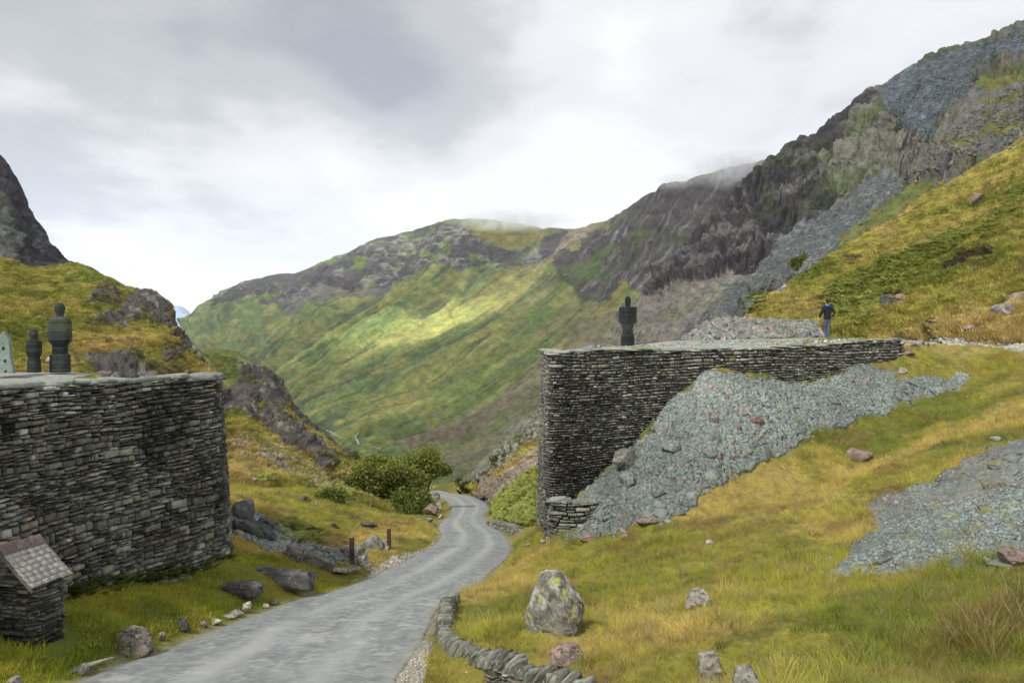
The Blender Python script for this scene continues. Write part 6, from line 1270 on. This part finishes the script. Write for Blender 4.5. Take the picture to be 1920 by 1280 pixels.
# ---------------------------------------------------------------- unseen cloud sheet added to shade the sun, haze, mist
m, t, b = new_mat('cloud screen'); m.node_tree.nodes.remove(b); outn = [n for n in m.node_tree.nodes if n.type == 'OUTPUT_MATERIAL'][0]  # sheet added above the view to dim the sun
tr = t.n('ShaderNodeBsdfTransparent'); tcn = t.n('ShaderNodeNewGeometry'); nz = t.noise(tcn.outputs['Position'], 0.0016, 4, 0.5)
val = t.ramp(nz, [(0.35, 0.08), (0.7, 0.34)])
def gap(px, py, rx, ry, ang, amt, prev):
    h0 = hit(px, py); c0 = h0 + sdir * ((1200 - h0.z) / sdir.z); mp_ = t.n('ShaderNodeMapping', vector_type='TEXTURE'); mp_.inputs['Location'].default_value = c0; mp_.inputs['Rotation'].default_value = (0, 0, ang); mp_.inputs['Scale'].default_value = (rx, ry, 1e5); t.l(tcn.outputs['Position'], mp_.inputs[0])
    ln = t.n('ShaderNodeVectorMath', operation='LENGTH'); t.l(mp_.outputs[0], ln.inputs[0]); f = t.ramp(ln.outputs['Value'], [(0.35, 1.0), (1.0, 0.0)], 'EASE'); return t.math('MULTIPLY_ADD', f, amt, prev, clamp=True)
val = gap(790, 608, 250, 210, 0.3, 0.85, val); val = gap(950, 520, 330, 240, 0.9, 0.14, val); val = gap(680, 640, 300, 150, 0.9, 0.15, val)  # gaps placed to let the sun onto the fell
val = gap(1350, 1000, 260, 260, 0, 0.22, val)  # gap placed to let more sun onto the near turf
cc = t.n('ShaderNodeCombineColor')
for i in range(3): t.l(val, cc.inputs[i])
t.l(cc.outputs[0], tr.inputs[0]); t.l(tr.outputs[0], outn.inputs[0]); m.blend_method = 'BLEND' if hasattr(m, 'blend_method') else None
cx, cy = sdir.x / sdir.z * 1200, sdir.y / sdir.z * 1200
o = mesh_obj('added_sun_screen', [(cx - 2600, cy - 900, 1200), (cx + 1600, cy - 900, 1200), (cx + 1600, cy + 3000, 1200), (cx - 2600, cy + 3000, 1200)], [(0, 1, 2, 3)], m); tag(o, 'added cloud sheet out of view, with gaps that let sun onto fell and turf', 'cloud', kind='structure')
HAZE = 0.000045
if HAZE:
    bm = bmesh.new(); bmesh.ops.create_cube(bm, size=1.0); me = bpy.data.meshes.new('haze'); bmesh.ops.scale(bm, vec=(16000, 9400, 1750), verts=bm.verts); bmesh.ops.translate(bm, vec=(0, 4500, 225), verts=bm.verts); bm.to_mesh(me); bm.free()
    hm = bpy.data.materials.new('haze'); hm.use_nodes = True; hm.node_tree.nodes.clear(); t = NT(hm.node_tree); on = t.n('ShaderNodeOutputMaterial'); vp = t.n('ShaderNodeVolumePrincipled'); vp.inputs['Color'].default_value = (0.80, 0.88, 1.0, 1); vp.inputs['Density'].default_value = HAZE; vp.inputs['Anisotropy'].default_value = 0.2
    t.l(vp.outputs[0], on.inputs['Volume']); me.materials.append(hm); o = bpy.data.objects.new('haze', me); C.objects.link(o); tag(o, 'thin blue haze filling the valley', kind='stuff')

def mist(label, px, py, D, rx, ry, depth, dens, seed):
    """a wisp of cloud clinging to a ridge: one closed ellipsoid filled with uneven vapour"""
    p = P(px, py, D); k = D / F; bm = bmesh.new(); bmesh.ops.create_icosphere(bm, subdivisions=4, radius=1.0); me = bpy.data.meshes.new('mist'); bm.to_mesh(me); bm.free()
    o = bpy.data.objects.new('mist', me); C.objects.link(o); o.location = p; o.scale = (rx * k, depth, ry * k)
    mm = bpy.data.materials.new('mist'); mm.use_nodes = True; mm.node_tree.nodes.clear(); t = NT(mm.node_tree); on = t.n('ShaderNodeOutputMaterial'); vp = t.n('ShaderNodeVolumePrincipled'); vp.inputs['Color'].default_value = (0.97, 0.98, 1, 1); vp.inputs['Anisotropy'].default_value = 0.1
    tcx = t.n('ShaderNodeTexCoord'); ln = t.n('ShaderNodeVectorMath', operation='LENGTH'); t.l(tcx.outputs['Object'], ln.inputs[0]); fall = t.ramp(ln.outputs['Value'], [(0.1, 1.0), (1.0, 0.0)], 'EASE')
    geo = t.n('ShaderNodeNewGeometry'); sc = t.n('ShaderNodeVectorMath', operation='ADD'); t.l(geo.outputs['Position'], sc.inputs[0]); sc.inputs[1].default_value = (seed * 777.0, 0, 0)
    nz = t.ramp(t.noise(sc.outputs[0], 14.0 / (rx * k * 2), 5, 0.6), [(0.42, 0.0), (0.62, 1.0)]); t.l(t.math('MULTIPLY', t.math('MULTIPLY', fall, nz), dens), vp.inputs['Density']); vp.inputs['Emission Strength'].default_value = 0
    t.l(vp.outputs[0], on.inputs['Volume']); me.materials.append(mm); tag(o, label, kind='stuff'); return o
mist('thin cloud wisp hanging on the long right ridge', 1385, 318, 930, 116, 40, 70, 0.05, 1)
mist('low cloud brushing the top of the central fell', 975, 414, 2000, 160, 24, 150, 0.03, 2)
mist('low cloud on the small summit along the right ridge', 1270, 340, 1080, 56, 16, 60, 0.035, 3)
